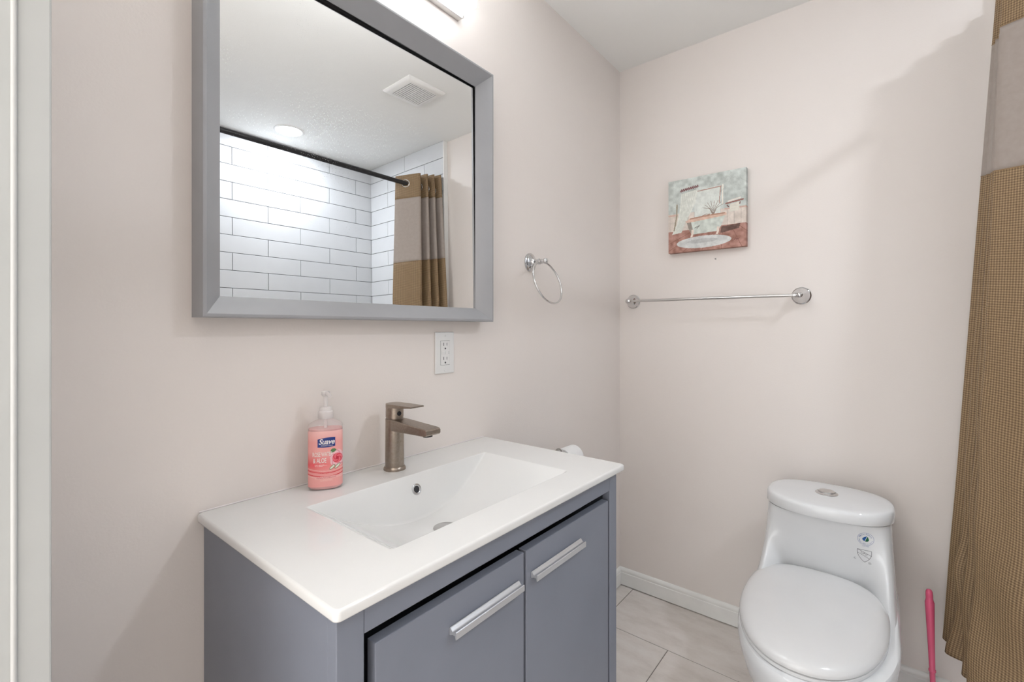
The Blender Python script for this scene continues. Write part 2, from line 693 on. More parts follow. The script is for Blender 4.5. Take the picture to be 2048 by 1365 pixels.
obj('mirror_glass', b, M['mirror'], mir)

# ------------------------------------------------------------------ vanity light
LX0, LX1, LZ0, LZ1 = -1.574, -1.036, 2.055, 2.165
vl = thing('vanity_light', 'bright frosted bar light on the wall above the mirror', 'light', ((LX0 + LX1) / 2, 0, LZ0))
b = box(LX0, LX1, -0.019, 0, LZ0, LZ1, 0.0012)
obj('back_plate', b, M['steel'], vl)
b = box(LX0 + 0.004, LX1 - 0.004, -0.078, -0.0192, LZ0 + 0.003, LZ1 - 0.003, 0.003)
for f in b.faces:                        # the frosted front and top glow most, the ends and underside less
    f.material_index = 0 if (f.normal.y < -0.7 or f.normal.z > 0.7) else 1
obj('diffuser', b, [M['diffuser'], M['diffuser_edge']], vl)
b = box(LX1 - 0.004, LX1, -0.024, -0.019, LZ0, LZ0 + 0.012)
obj('diffuser_clip', b, M['steel'], vl)
b = box(LX0, LX0 + 0.004, -0.024, -0.019, LZ0, LZ0 + 0.012)
obj('diffuser_clip', b, M['steel'], vl)

# ------------------------------------------------------------------ vanity
VX0, VX1, VD, VZ, VT = -1.6861, -0.9241, 0.4632, 0.8436, 0.0148
CX0, CX1, CF = -1.6745, -0.9345, -0.445
CT = VZ - VT
va = thing('vanity_cabinet', 'gray painted vanity cabinet with two doors under the white sink', 'cabinet',
           ((CX0 + CX1) / 2, CF / 2, 0))
P = 0.016
b = box(CX0 + 0.0004, CX0 + P, CF + 0.0202, -0.002, 0.0, CT, 0.0006)
obj('side_panel', b, M['cabinet'], va)
b = box(CX1 - P, CX1 - 0.0004, CF + 0.0202, -0.002, 0.0, CT, 0.0006)
obj('side_panel', b, M['cabinet'], va)
b = box(CX0, -1.6361, CF, CF + 0.02, 0.0, CT, 0.0012)
obj('stile', b, M['cabinet'], va)
b = box(-0.9689, CX1, CF, CF + 0.02, 0.0, CT, 0.0012)
obj('stile', b, M['cabinet'], va)
b = box(-1.6357, -0.9693, CF + 0.0004, CF + 0.02, 0.7862, CT, 0.001)
obj('top_rail', b, M['cabinet'], va)
b = box(-1.6357, -0.9693, CF + 0.0004, CF + 0.02, 0.06, 0.10, 0.001)
obj('bottom_rail', b, M['cabinet'], va)
b = box(CX0 + P + 0.001, CX1 - P - 0.001, CF + 0.03, -0.004, 0.10, 0.116)
obj('bottom_panel', b, M['cabinet'], va)
b = box(CX0 + P + 0.001, CX1 - P - 0.001, -0.012, -0.004, 0.117, CT - 0.02)
obj('back_panel', b, M['cabinet'], va)
b = box(-1.636, -0.969, CF + 0.075, CF + 0.09, 0.730, CT - 0.02)
obj('inner_rail', b, M['cabinet'], va)


def handle(x0, x1, z, parent):
    y = CF - 0.0004
    prof = [(0, 0.0075), (-0.0012, 0.0088), (-0.0028, 0.0082), (-0.0045, 0.0058), (-0.0065, 0.0036), (-0.0088, 0.0030), (-0.0108, 0.0036),
            (-0.0122, 0.0052), (-0.0136, 0.0056), (-0.0146, 0.0046), (-0.0146, -0.0052), (-0.0138, -0.0062), (-0.0126, -0.0056),
            (-0.0116, -0.0006), (-0.006, -0.0008), (-0.002, -0.003), (0, -0.003)]
    prof = [(y + a, z + c) for a, c in prof]
    return obj('handle', prism_x(x0, x1, prof), M['alum'], parent, 35)


for (d0, d1, h0, h1) in ((-1.6200, -1.3045, -1.4895, -1.3220), (-1.2972, -0.9775, -1.2835, -1.1065)):
    b = box(d0, d1, CF, CF + 0.018, 0.112, 0.7655, 0.0012)
    dr = obj('door', b, M['cabinet'], va)
    handle(h0, h1, 0.7135, dr)

# sink top with the basin pressed into it
st = thing('sink_top', 'white ceramic sink top with a rectangular basin on the gray cabinet', 'sink',
           ((VX0 + VX1) / 2, -VD / 2, CT))
BX0, BX1, BY0, BY1 = -1.552, -1.058, -0.386, -0.125
bxc, bxh = (BX0 + BX1) / 2, (BX1 - BX0) / 2


def smin(a, b_, k):
    h = max(k - abs(a - b_), 0) / k
    return min(a, b_) - h * h * k * 0.25


def basin_depth(x, y):
    q = (x - bxc) / bxh
    arc = 0.094 * (1 - abs(q) ** 2.0)
    back = (BY1 - y) * 2.9
    front = (y - BY0) * 1.6
    return max(0.0, smin(smin(arc, back, 0.009), front, 0.012))


def axis_pts(a, b_, n, edge):
    pts = [a + (b_ - a) * k / n for k in range(n + 1)]
    ex = []
    for e in (0.0008, 0.002, 0.004):
        ex += [a + e, b_ - e]
    return sorted(set(pts + ex))


def fillet(d):
    """soften the depth right at the lip"""
    return d * d / (d + 0.004) if d > 0 else 0


bx = axis_pts(BX0, BX1, 220, 1)
by = axis_pts(BY0, BY1, 150, 1)
b = bmesh.new()
gv = [[b.verts.new((x, y, VZ - fillet(basin_depth(x, y)))) for y in by] for x in bx]
for i in range(len(bx) - 1):
    for j in range(len(by) - 1):
        b.faces.new((gv[i][j], gv[i + 1][j], gv[i + 1][j + 1], gv[i][j + 1]))
rim = [gv[i][0] for i in range(len(bx))] + [gv[-1][j] for j in range(1, len(by))] + \
      [gv[i][-1] for i in range(len(bx) - 2, -1, -1)] + [gv[0][j] for j in range(len(by) - 2, 0, -1)]


def round_rect(x0, x1, y0, y1, r, n=7):
    pts = []
    for cx, cy, a0 in ((x1 - r, y0 + r, -90), (x1 - r, y1 - r, 0), (x0 + r, y1 - r, 90), (x0 + r, y0 + r, 180)):
        for k in range(n + 1):
            a = R(a0 + 90 * k / n)
            pts.append((cx + r * math.cos(a), cy + r * math.sin(a)))
    return pts


lo = []
for (ins, z) in ((0.004, VZ), (0.0025, VZ - 0.0004), (0.0011, VZ - 0.0014), (0.0003, VZ - 0.003), (0, VZ - 0.005),
                 (0, CT + 0.003), (0.0008, CT + 0.0008), (0.003, CT)):
    lo.append([b.verts.new((x, y, z)) for x, y in
               round_rect(VX0 + ins, VX1 - ins, -VD + ins, -0.0015 - ins, 0.0085 - ins * 0.5)])
for A, B in zip(lo[:-1], lo[1:]):
    for k in range(len(A)):
        b.faces.new((A[k], A[(k + 1) % len(A)], B[(k + 1) % len(A)], B[k]))
inn = [b.verts.new((x, y, CT)) for x, y in round_rect(VX0 + 0.025, VX1 - 0.025, -VD + 0.025, -0.02, 0.006)]
for k in range(len(inn)):
    b.faces.new((lo[-1][k], lo[-1][(k + 1) % len(inn)], inn[(k + 1) % len(inn)], inn[k]))
ed = []
for loop in (rim, lo[0]):
    for k in range(len(loop)):
        e = b.edges.get((loop[k], loop[(k + 1) % len(loop)]))
        ed.append(e)
bmesh.ops.triangle_fill(b, edges=ed, use_beauty=True)
key = [(tuple(round(c, 5) for c in e.verts[0].co), tuple(round(c, 5) for c in e.verts[1].co)) for e in ed]
o_ = obj('basin_top', b, M['ceramic'], st, 85)
b = bmesh.new()
b.from_mesh(o_.data)
off_ = ROOT[st.name]
flat = set()
for f in b.faces:                        # the level top keeps its own straight-up normals
    if f.normal.z > 0.9999 and all(abs(v_.co.z + off_.z - VZ) < 1e-5 for v_ in f.verts):
        flat.add(f)
for e in b.edges:
    n_ = sum(1 for f in e.link_faces if f in flat)
    if n_ == 1:
        e.smooth = False
b.to_mesh(o_.data)
b.free()
# overflow ring on the back wall of the basin, drain cap in the trough
zo = 0.812
yo = BY1 - (VZ - zo + 0.002) / 2.9
nd = Vector((0, -1, 1 / 2.9)).normalized()
oo = Vector((-1.300, yo - 0.0008, zo))
b = lathe(oo, nd, [(-0.0005, 0.0125), (0.0015, 0.0125), (0.0022, 0.011), (0.0018, 0.0085), (0.0008, 0.0072), (0.0006, 0.0072)], 28, caps=False)
ov = obj('overflow_ring', b, M['chrome'], st, 40)
b = lathe(oo, nd, [(0.0005, 0.0075), (0.0012, 0.0073)], 20)
obj('overflow_hole', b, M['dark'], ov)
zd = VZ - basin_depth(bxc, -0.238)
b = lathe((bxc, -0.238, zd - 0.001), (0, 0, 1), [(0, 0.0325), (0.003, 0.0325), (0.0045, 0.031), (0.0045, 0.026),
                                                (0.0075, 0.0255), (0.009, 0.022), (0.0095, 0.0)], 36)
obj('drain_cap', b, M['steel'], st, 35)
b = tube([(VX0 + 0.005, -0.0006, VZ - 0.0002), (VX1 - 0.005, -0.0006, VZ - 0.0002)], 0.0016, 8)
obj('caulk_bead', b, M['label_white'], st, 60)

# ------------------------------------------------------------------ faucet
FX, FY = -1.3015, -0.0605
fa = thing('faucet', 'brushed bronze single lever faucet on the back of the sink', 'faucet', (FX, FY, VZ))
b = lathe((FX, FY, VZ), (0, 0, 1), [(0, 0.0255), (0.004, 0.0255), (0.0055, 0.024), (0.0075, 0.0235), (0.0085, 0.0225)], 40)
obj('base_ring', b, M['bronze'], fa, 35)
BT = 0.1195
b = lathe((FX, FY, VZ + 0.0075), (0, 0, 1), [(0, 0.0215), (0.002, 0.0218), (BT - 0.0085, 0.0212), (BT - 0.0075, 0.0202)], 48)
obj('body', b, M['bronze'], fa, 35)


def spout_ring(y, z, w, h):
    return [Vector((FX + sx_ * w, y, z + sz_ * h)) for sx_, sz_ in
            ((-1, -0.8), (-0.94, -1), (0.94, -1), (1, -0.8), (1, 0.8), (0.94, 1), (-0.94, 1), (-1, 0.8))]


st_z = VZ + BT - 0.0005
rings = []
for q, w, hh in ((0.0, 0.0185, 0.0125), (0.02, 0.0195, 0.0125), (0.05, 0.020, 0.0115), (0.09, 0.0205, 0.0095), (0.131, 0.0205, 0.008),
                 (0.137, 0.0205, 0.0068), (0.1395, 0.0202, 0.004)):
    rings.append(spout_ring(FY + 0.004 - q, st_z - 0.0125 - q * 0.012, w, hh))
obj('spout', loft(rings), M['bronze'], fa, 30)
b = lathe((FX, FY - 0.117, st_z - 0.0125 - 0.121 * 0.012 - 0.0125), (0, 0.05, 1), [(0, 0.0105), (0.006, 0.0105)], 24)
obj('aerator', b, M['dark'], fa, 40)
b = lathe((FX, FY, VZ + BT - 0.001), (0, 0, 1), [(0, 0.0175), (0.0035, 0.0175), (0.004, 0.0205), (0.022, 0.0205), (0.0275, 0.0203)], 40)
cart = obj('handle_base', b, M['bronze'], fa, 35)
zl = VZ + BT + 0.0258
pts = []
for k in range(13):
    a = PI * k / 12
    pts.append((FX + 0.0208 * math.cos(a), FY + 0.0208 * math.sin(a)))
pts += [(FX - 0.0205, FY - 0.03), (FX - 0.0185, FY - 0.082), (FX + 0.0185, FY - 0.082), (FX + 0.0205, FY - 0.03)]


def lev(dz0, dz1):
    return [[Vector((x, y, zl + dz0 + max(0, -(y - FY)) * 0.03)) for x, y in pts],
            [Vector((x, y, zl + dz1 + max(0, -(y - FY)) * 0.03 - max(0, -(y - FY) - 0.03) * 0.02)) for x, y in pts]]


b = loft(lev(0, 0.0085))
for vv in b.verts:                       # the plate thins towards its tip
    q = max(0, -(vv.co.y - FY) - 0.015) / 0.067
    if vv.co.z < zl + 0.004 + max(0, -(vv.co.y - FY)) * 0.03:
        vv.co.z += 0.0045 * q
bmesh.ops.bevel(b, geom=[e for e in b.edges if e.calc_face_angle(0) > 0.6], offset=0.0007, segments=2, affect='EDGES')
obj('lever', b, M['bronze'], fa, 35)
dn = Vector((-0.12, -1, 0)).normalized()
b = lathe(Vector((FX, FY, VZ + BT + 0.013)) + dn * 0.0196, dn, [(0, 0.0052), (0.0016, 0.0052), (0.002, 0.0045), (0.0012, 0.0036), (0.0012, 0.0)], 20)
obj('screw_cap', b, M['dark'], cart, 40)

# ------------------------------------------------------------------ soap bottle
SX, SY = -1.4690, -0.052
so = thing('soap_bottle', 'pink liquid hand soap pump bottle on the sink left of the faucet', 'bottle', (SX, SY, VZ))
SA = R(-12)      # the front looks slightly right of straight ahead
SW, SD, SH = 0.0336, 0.0220, 0.135
sca, ssa = math.cos(SA + R(-18)), math.sin(SA + R(-18))


def spt(u, w, z):
    """bottle-local (u across, w to the front) -> world"""
    return Vector((SX + u * sca + w * ssa, SY + u * ssa - w * sca, VZ + z))


def s_ring(a, d, z, e=2.6, n=48):
    return [spt(a * sgnpow(math.cos(2 * PI * k / n), 2 / e), d * sgnpow(math.sin(2 * PI * k / n), 2 / e), z) for k in range(n)]


b = loft([s_ring(SW * q, SD * q, z, e) for q, z, e in
          ((0.86, 0, 2.6), (0.96, 0.002, 2.6), (1.0, 0.007, 2.6), (1.0, 0.03, 2.6), (0.985, 0.06, 2.6), (1.0, 0.10, 2.6), (1.0, 0.127, 2.6),
           (0.985, 0.1305, 2.6), (0.93, 0.1335, 2.5), (0.78, 0.137, 2.4))] +
         [s_ring(0.0155, 0.0150, 0.141, 2.1), s_ring(0.0135, 0.0135, 0.143, 2.0), s_ring(0.0135, 0.0135, 0.152, 2.0)])
body = obj('bottle_body', b, M['clear'], so, 40)
q = 0.965
b = loft([s_ring(SW * q * f, SD * q * f, z) for f, z in ((0.86, 0.0015), (0.97, 0.004), (1, 0.009), (1, 0.03), (0.985, 0.06), (1, 0.10), (1, 0.1235))])
obj('liquid', b, M['liquid'], so, 40)
b = tube([spt(0, 0, 0.117), spt(0, 0, 0.15)], 0.003, 10)
obj('dip_tube', b, M['label_white'], so, 60)
b = lathe(spt(0, 0, 0.1435), (0, 0, 1), [(0, 0.0142), (0.001, 0.0148), (0.014, 0.0148), (0.0155, 0.0135), (0.016, 0.0125), (0.0225, 0.0118), (0.024, 0.0105),
                                        (0.0245, 0.0045), (0.045, 0.0042)], 32)
col_ = obj('pump_collar', b, M['pump'], so, 40)
pz = 0.1885
b = lathe(spt(0, 0, pz), (0, 0, 1), [(0, 0.0055), (0.004, 0.0085), (0.009, 0.0085), (0.011, 0.0065)], 24)
join(b, tube([spt(0, 0, pz + 0.006), spt(0.004, 0.010, pz + 0.0065), spt(0.008, 0.020, pz + 0.004), spt(0.009, 0.024, pz + 0.0015)],
             [0.005, 0.0046, 0.0038, 0.0033], 12))
obj('pump_nozzle', b, M['pump'], col_, 45)


def on_bottle(off):
    def fn(u, v):
        uu = max(-0.999, min(0.999, u / SW))
        w = SD * (1 - abs(uu) ** 2.6) ** (1 / 2.6)
        # push along the surface normal
        nx = abs(uu) ** 1.6 / SW * math.copysign(1, uu)
        nw = (w / SD) ** 1.6 / SD
        ln = math.hypot(nx, nw)
        return spt(u + off * nx / ln, w + off * nw / ln, v)
    return fn


def disc_mask(U, V, cu, cv, r, ax=1.0, ay=1.0):
    return ((U - cu) / ax) ** 2 + ((V - cv) / ay) ** 2 < r * r


def lin(c):
    c = np.array(c, float) / 255
    return np.where(c <= 0.04045, c / 12.92, ((c + 0.055) / 1.055) ** 2.4)


def painted_grid(img, fn):
    """one quad per pixel of img (rows go down), fn(u, v) in 0..1 -> point; returns bmesh + colours"""
    hh, ww, _ = img.shape
    b = bmesh.new()
    lay = b.loops.layers.float_color.new('paint')
    vs = [[b.verts.new(fn(i / ww, j / hh)) for i in range(ww + 1)] for j in range(hh + 1)]
    for j in range(hh):
        for i in range(ww):
            f = b.faces.new((vs[j][i], vs[j + 1][i], vs[j + 1][i + 1], vs[j][i + 1]))
            c = img[j, i]
            for lp in f.loops:
                lp[lay] = (c[0], c[1], c[2], 1)
            f.smooth = True
    return b


rs = np.random.RandomState(3)
LW, LH = 132, 230
U, V = np.meshgrid((np.arange(LW) + 0.5) / LW, (np.arange(LH) + 0.5) / LH)      # V down
img = np.ones((LH, LW, 3)) * lin((238, 166, 161))
top = np.clip(1 - V * 5, 0, 1)[..., None]
img = img * (1 - top) + lin((243, 190, 185)) * top
red = np.clip(1 - np.abs(V - 0.60) / 0.22, 0, 1) * np.clip(1.15 - U * 0.9, 0, 1)
img = img * (1 - red[..., None]) + lin((232, 92, 98)) * red[..., None]
for c0, wdt, colr in ((0.685, 0.010, (244, 190, 186)), (0.72, 0.014, (214, 62, 72)), (0.752, 0.012, (240, 160, 158)),
                      (0.785, 0.018, (216, 76, 82)), (0.815, 0.008, (246, 200, 196))):
    cv = c0 + 0.05 * np.sin((U - 0.1) * 3.0) - 0.03 * U
    img[np.abs(V - cv) < wdt / 2] = lin(colr)
m = (U > 0.2) & (np.abs(V - 0.835 - 0.015 * (0.5 - U)) < 0.022)
img[m] = lin((240, 178, 174))
for v0 in (0.827, 0.842):
    m = (np.abs(V - v0 - 0.015 * (0.5 - U)) < 0.004) & (U > 0.24) & (U < 0.8) & (rs.rand(LH, LW) < 0.6)
    img[m] = lin((205, 100, 104))
for v0 in (0.872, 0.89):
    m = (np.abs(V - v0) < 0.005) & (U > 0.35) & (U < 0.72) & (rs.rand(LH, LW) < 0.55)
    img[m] = lin((246, 200, 196))
for v0, u1 in ((0.602, 0.47), (0.615, 0.55), (0.628, 0.42)):
    m = (np.abs(V - v0) < 0.0042) & (U > 0.2) & (U < u1) & (rs.rand(LH, LW) < 0.6)
    img[m] = lin((250, 214, 208))
# rose with leaf and aloe slices
ru, rv, asp = 0.845, 0.500, 1.60      # asp: label height / width
dd = np.hypot(U - ru, (V - rv) * asp)
ang = np.arctan2((V - rv) * asp, U - ru)
m = disc_mask(U, V, 0.735, 0.365, 1.0, 0.085, 0.045)
img[m] = lin((92, 128, 82))
petal = 0.225 + 0.02 * np.cos(5 * ang + 0.7)
img[dd < petal] = lin((240, 190, 196))
img[(dd < petal) & (np.cos(5 * ang + 6 * dd * 6) > 0.75)] = lin((226, 150, 162))
img[dd < 0.145] = lin((232, 112, 124))
img[(dd < 0.145) & (np.cos(4 * ang - dd * 70) > 0.2)] = lin((214, 72, 88))
img[dd < 0.045] = lin((190, 44, 64))
for cu_, cv_, s_ in ((0.70, 0.655, 1), (0.85, 0.645, 1)):
    uu = (U - cu_) * 0.8 + (V - cv_) * asp * 0.6
    vv_ = -(U - cu_) * 0.6 + (V - cv_) * asp * 0.8
    uu, vv_ = (U - cu_) * 0.78 - (V - cv_) * asp * 0.62, (U - cu_) * 0.62 + (V - cv_) * asp * 0.78
    img[(uu / 0.10) ** 2 + (vv_ / 0.042) ** 2 < 1] = lin((84, 104, 64))
    img[(uu / 0.085) ** 2 + (vv_ / 0.028) ** 2 < 1] = lin((226, 228, 208))
fb = on_bottle(0.0006)
LU = 0.0327
b = painted_grid(img, lambda u, v: fb((u - 0.5) * 2 * LU, 0.1205 - v * 0.113))
obj('label', b, M['label_print'], so, None, 'pink printed label with a rose', keep=True)


def lab(b, u, v, off=0.0011):
    f = on_bottle(off)
    return map_bm(b, lambda x, y: f(u + x, v + y))


lg = []
b = bmesh.new()                          # navy flag behind the brand lettering
n = 14
w2 = 0.0165
tl = [(-w2 + 2 * w2 * k / n, 0.0078 + 0.0012 * math.sin(k / n * PI * 1.2 - 0.6) + 0.002 * k / n) for k in range(n + 1)]
bl = [(-w2 + 2 * w2 * k / n, -0.0098 + 0.0012 * math.sin(k / n * PI * 1.2 + 2.4) + 0.002 * k / n) for k in range(n + 1)]
tv = [b.verts.new((x, y, 0)) for x, y in tl]
bv = [b.verts.new((x, y, 0)) for x, y in bl]
for k in range(n):
    b.faces.new((bv[k], bv[k + 1], tv[k + 1], tv[k]))
LBL = so
flag = obj('brand_flag', lab(b, 0.002, 0.0975), M['label_navy'], LBL, None, 'navy blue brand panel', keep=False)
obj('brand_lettering', lab(text_bm('Suave', 0.0150, 0.28, 0.95, 0.90, 0.0003), 0.002, 0.0990, 0.0016), M['label_white'], flag)
obj('brand_lettering', lab(text_bm('ESSENTIALS', 0.0036, 0, 1.25, 1.0), 0.003, 0.0912, 0.0016), M['label_white'], flag)
obj('product_lettering', lab(text_bm('ROSE WATER', 0.0125, 0, 0.98, 0.50, 0.00015), -0.0052, 0.0735, 0.0012), M['label_text'], LBL)
obj('product_lettering', lab(text_bm('& ALOE', 0.0135, 0, 0.98, 0.55, 0.00015), -0.0105, 0.0610, 0.0012), M['label_text'], LBL)

# ------------------------------------------------------------------ outlet
OX0, OX1, OZ0, OZ1 = -1.1257, -1.0564, 1.0483, 1.1627
ou = thing('wall_outlet', 'white double electrical outlet on the wall below the mirror', 'outlet', ((OX0 + OX1) / 2, 0, OZ0))
b = box(OX0, OX1, -0.0055, 0, OZ0, OZ1, 0.0022, 3)
obj('cover_plate', b, M['plastic'], ou, 40)
oc = (OX0 + OX1) / 2
ozc = (OZ0 + OZ1) / 2
b = box(oc - 0.0172, oc + 0.0172, -0.0056, -0.0045, ozc - 0.0338, ozc + 0.0338)
gp = obj('insert_gap', b, M['ink'], ou)
b = box(oc - 0.0165, oc + 0.0165, -0.0066, -0.003, ozc - 0.0331, ozc + 0.0331, 0.0006)
rc = obj('receptacle', b, M['plastic'], ou)
for dz in (0.0185, -0.0205):
    b = box(oc - 0.0070, oc - 0.0052, -0.0070, -0.006, ozc + dz + 0.001, ozc + dz + 0.0095)
    box(oc + 0.0050, oc + 0.0066, -0.0070, -0.006, ozc + dz + 0.0015, ozc + dz + 0.009, bm=b)
    join(b, lathe((oc, -0.006, ozc + dz - 0.0065), (0, -1, 0), [(0, 0.0026), (0.001, 0.0026)], 14))
    obj('socket_slots', b, M['ink'], rc)
b = box(oc - 0.0140, oc - 0.001, -0.0076, -0.006, ozc - 0.0040, ozc + 0.0045, 0.0005)
obj('reset_button', b, M['plastic'], rc)
b = box(oc + 0.001, oc + 0.0100, -0.0076, -0.006, ozc - 0.0040, ozc + 0.0045, 0.0005)
obj('test_button', b, M['plastic'], rc)
b = lathe((oc + 0.0128, -0.006, ozc + 0.002), (0, -1, 0), [(0, 0.0011), (0.0008, 0.0011)], 10)
join(b, lathe((oc + 0.0128, -0.006, ozc - 0.002), (0, -1, 0), [(0, 0.0009), (0.0008, 0.0009)], 10))
obj('indicator_light', b, M['ink'], rc)
for dz in (0.0485, -0.0485):
    b = lathe((oc, -0.005, ozc + dz), (0, -1, 0), [(0, 0.0034), (0.0012, 0.0034), (0.0017, 0.0026)], 18)
    obj('plate_screw', b, M['plastic'], ou, 40)

# ------------------------------------------------------------------ towel ring
trg = thing('towel_ring', 'chrome towel ring on the wall between mirror and corner', 'towel ring', (-0.6908, 0, 1.3985))
b = lathe((-0.6908, 0, 1.4000), (0, -1, 0), [(0, 0.0325), (0.003, 0.0325), (0.005, 0.030), (0.006, 0.027), (0.009, 0.026), (0.012, 0.021),
                                            (0.016, 0.015), (0.022, 0.0105), (0.030, 0.0085)], 40)
obj('wall_plate', b, M['chrome'], trg, 40)
b = lathe((-0.6908, -0.028, 1.4000), (0, -1, 0), [(0, 0.0085), (0.008, 0.0085), (0.010, 0.0105), (0.013, 0.0105), (0.0145, 0.0082), (0.026, 0.0082),
                                                 (0.0275, 0.0068), (0.031, 0.0068), (0.033, 0.0095), (0.038, 0.0105), (0.043, 0.008), (0.0455, 0.003), (0.046, 0)], 32)
obj('post', b, M['chrome'], trg, 40)
ce = Vector((-0.694, -0.0764, 1.3279))
al, be, rr = -0.003, -0.3171, 0.0755
e1 = Vector((math.cos(al), math.sin(al), 0))
e2 = Vector((-math.sin(al) * math.sin(be), math.cos(al) * math.sin(be), -math.cos(be)))
b = tube([ce + (e1 * math.cos(2 * PI * k / 80) + e2 * math.sin(2 * PI * k / 80)) * rr for k in range(80)], 0.0032, 12, True)
obj('ring', b, M['chrome'], trg, 60)

# ------------------------------------------------------------------ towel bar
tb = thing('towel_bar', 'chrome towel bar on the wall above the toilet', 'towel bar', (0, -0.39, 1.292))
for y, z in ((-0.0672, 1.2931), (-0.7150, 1.2917)):
    b = lathe((0, y, z), (-1, 0, 0), [(0, 0.0312), (0.003, 0.0312), (0.0045, 0.0295), (0.0055, 0.0278), (0.011, 0.0270), (0.018, 0.0243),
                                      (0.025, 0.0197), (0.032, 0.0143), (0.040, 0.0102), (0.050, 0.0092)], 40)
    ps = obj('post', b, M['chrome'], tb, 40)
    s = -1 if y < -0.3 else 1
    b = lathe((-0.053, y + s * 0.0015, z), (0, -s, 0), [(-0.0120, 0), (-0.0112, 0.0045), (-0.0085, 0.0088), (-0.004, 0.0114), (0.001, 0.0120), (0.006, 0.0108),
                                                       (0.0095, 0.0085), (0.0105, 0.0085), (0.0115, 0.0102), (0.0155, 0.0102), (0.017, 0.0084), (0.0205, 0.0084), (0.022, 0.0066)], 28)
    obj('knuckle', b, M['chrome'], ps, 40)
b = tube([(-0.053, -0.080, 1.2931), (-0.053, -0.700, 1.2917)], 0.0058, 16)
obj('bar', b, M['steel'], tb, 60)

# ------------------------------------------------------------------ canvas picture
PN = 240
U, V = np.meshgrid((np.arange(PN) + 0.5) / PN, (np.arange(PN) + 0.5) / PN)
rs = np.random.RandomState(11)


def smooth_noise(n, k):
    a = rs.rand(k + 2, k + 2)
    xs = np.linspace(0, k, n)
    i = xs.astype(int)
    f = xs - i
    f = f * f * (3 - 2 * f)
    r0 = a[i][:, i] * (1 - f)[None] + a[i][:, i + 1] * f[None]
    r1 = a[i + 1][:, i] * (1 - f)[None] + a[i + 1][:, i + 1] * f[None]
    return r0 * (1 - f)[:, None] + r1 * f[:, None]


N1, N2, N3 = smooth_noise(PN, 9), smooth_noise(PN, 24), smooth_noise(PN, 60)
pic = np.ones((PN, PN, 3)) * np.array((190, 196, 191.0))
pic += ((N1 - 0.5) * 26 + (N2 - 0.5) * 34)[..., None]
m = (N3 > 0.70) & (V < 0.42)
pic[m] -= 12
m = (V > 0.46 + 0.03 * U) & (V <= 0.72)                                    # wainscot
pic[m] = np.array((208, 197, 187)) + ((N2 - 0.5) * 22)[m][:, None]
m &= (np.sin(U * 75) > 0.93)
pic[m] -= 22
m = np.abs(V - (0.48 + 0.015 * U)) < 0.010
m &= (U > 0.74) | (U < 0.13)
pic[m] = (196, 165, 152)


def poly(pts, colr, var=14):
    ins = np.zeros_like(U, bool)
    n_ = len(pts)
    for a in range(n_):
        (x1, y1), (x2, y2) = pts[a], pts[(a + 1) % n_]
        c = ((y1 > V) != (y2 > V)) & (U < (x2 - x1) * (V - y1) / (y2 - y1 + 1e-9) + x1)
        ins ^= c
    pic[ins] = np.array(colr) + ((N2 - 0.5) * 2 * var)[ins][:, None]
    return ins


def stroke(pts, w, colr):
    for (x1, y1), (x2, y2) in zip(pts[:-1], pts[1:]):
        L = math.hypot(x2 - x1, y2 - y1)
        t_ = np.clip(((U - x1) * (x2 - x1) + (V - y1) * (y2 - y1)) / (L * L + 1e-9), 0, 1)
        d_ = np.hypot(U - x1 - t_ * (x2 - x1), V - y1 - t_ * (y2 - y1))
        pic[d_ < w] = colr


poly([(0, 0.705), (1, 0.70), (1, 1), (0, 1)], (160, 118, 106), 22)          # boards
for k in range(9):
    x0 = -0.5 + k * 0.25
    stroke([(0.45 + (x0 + 0.3) * 0.35, 0.71), (x0 + 0.2, 1.0)], 0.003, (130, 88, 76))
poly([(0.36, 0.19), (0.69, 0.17), (0.69, 0.56), (0.36, 0.56)], (208, 212, 206), 8)      # window
stroke([(0.36, 0.20), (0.70, 0.185)], 0.007, (168, 140, 128))
stroke([(0.695, 0.185), (0.675, 0.40)], 0.006, (168, 140, 128))
stroke([(0.72, 0.17), (0.715, 0.42)], 0.008, (222, 218, 208))
poly([(0.18, 0.20), (0.40, 0.17), (0.37, 0.35), (0.28, 0.52), (0.20, 0.66), (0.18, 0.73), (0.05, 0.745), (0.12, 0.60), (0.16, 0.40)], (212, 214, 206), 10)
for k in range(7):
    stroke([(0.20 + k * 0.028, 0.2), (0.185 + k * 0.02, 0.42), (0.15 + k * 0.016, 0.6), (0.08 + k * 0.016, 0.73)], 0.004, (196, 199, 190))
stroke([(0.12, 0.34), (0.115, 0.50), (0.08, 0.69)], 0.009, (142, 132, 112))
zig = [(0.17 + 0.235 * k / 30, 0.155 - 0.025 * k / 30 + 0.018 * math.sin(k * 2.1)) for k in range(31)]
stroke(zig, 0.006, (112, 70, 72))
for k in range(8):                                                          # sprigs in a vase
    a = -1.1 + k * 0.3
    stroke([(0.60, 0.56), (0.60 + 0.05 * math.sin(a), 0.46), (0.60 + 0.15 * math.sin(a), 0.56 - 0.2 * math.cos(a * 0.8))], 0.003, (140, 126, 116))
stroke([(0.45, 0.545), (0.50, 0.525), (0.56, 0.53), (0.47, 0.56)], 0.004, (150, 128, 114))
poly([(0.70, 0.715), (0.93, 0.70), (0.92, 0.76), (0.69, 0.80)], (100, 76, 68), 14)
stroke([(0.76, 0.425), (0.965, 0.40)], 0.010, (140, 98, 90))                 # shelf and towel
stroke([(0.79, 0.40), (0.93, 0.375)], 0.010, (216, 210, 202))
stroke([(0.775, 0.45), (0.79, 0.47)], 0.007, (112, 80, 74))
stroke([(0.93, 0.43), (0.925, 0.45)], 0.007, (112, 80, 74))
poly([(0.81, 0.44), (0.92, 0.425), (0.92, 0.53), (0.80, 0.54)], (210, 206, 194), 8)
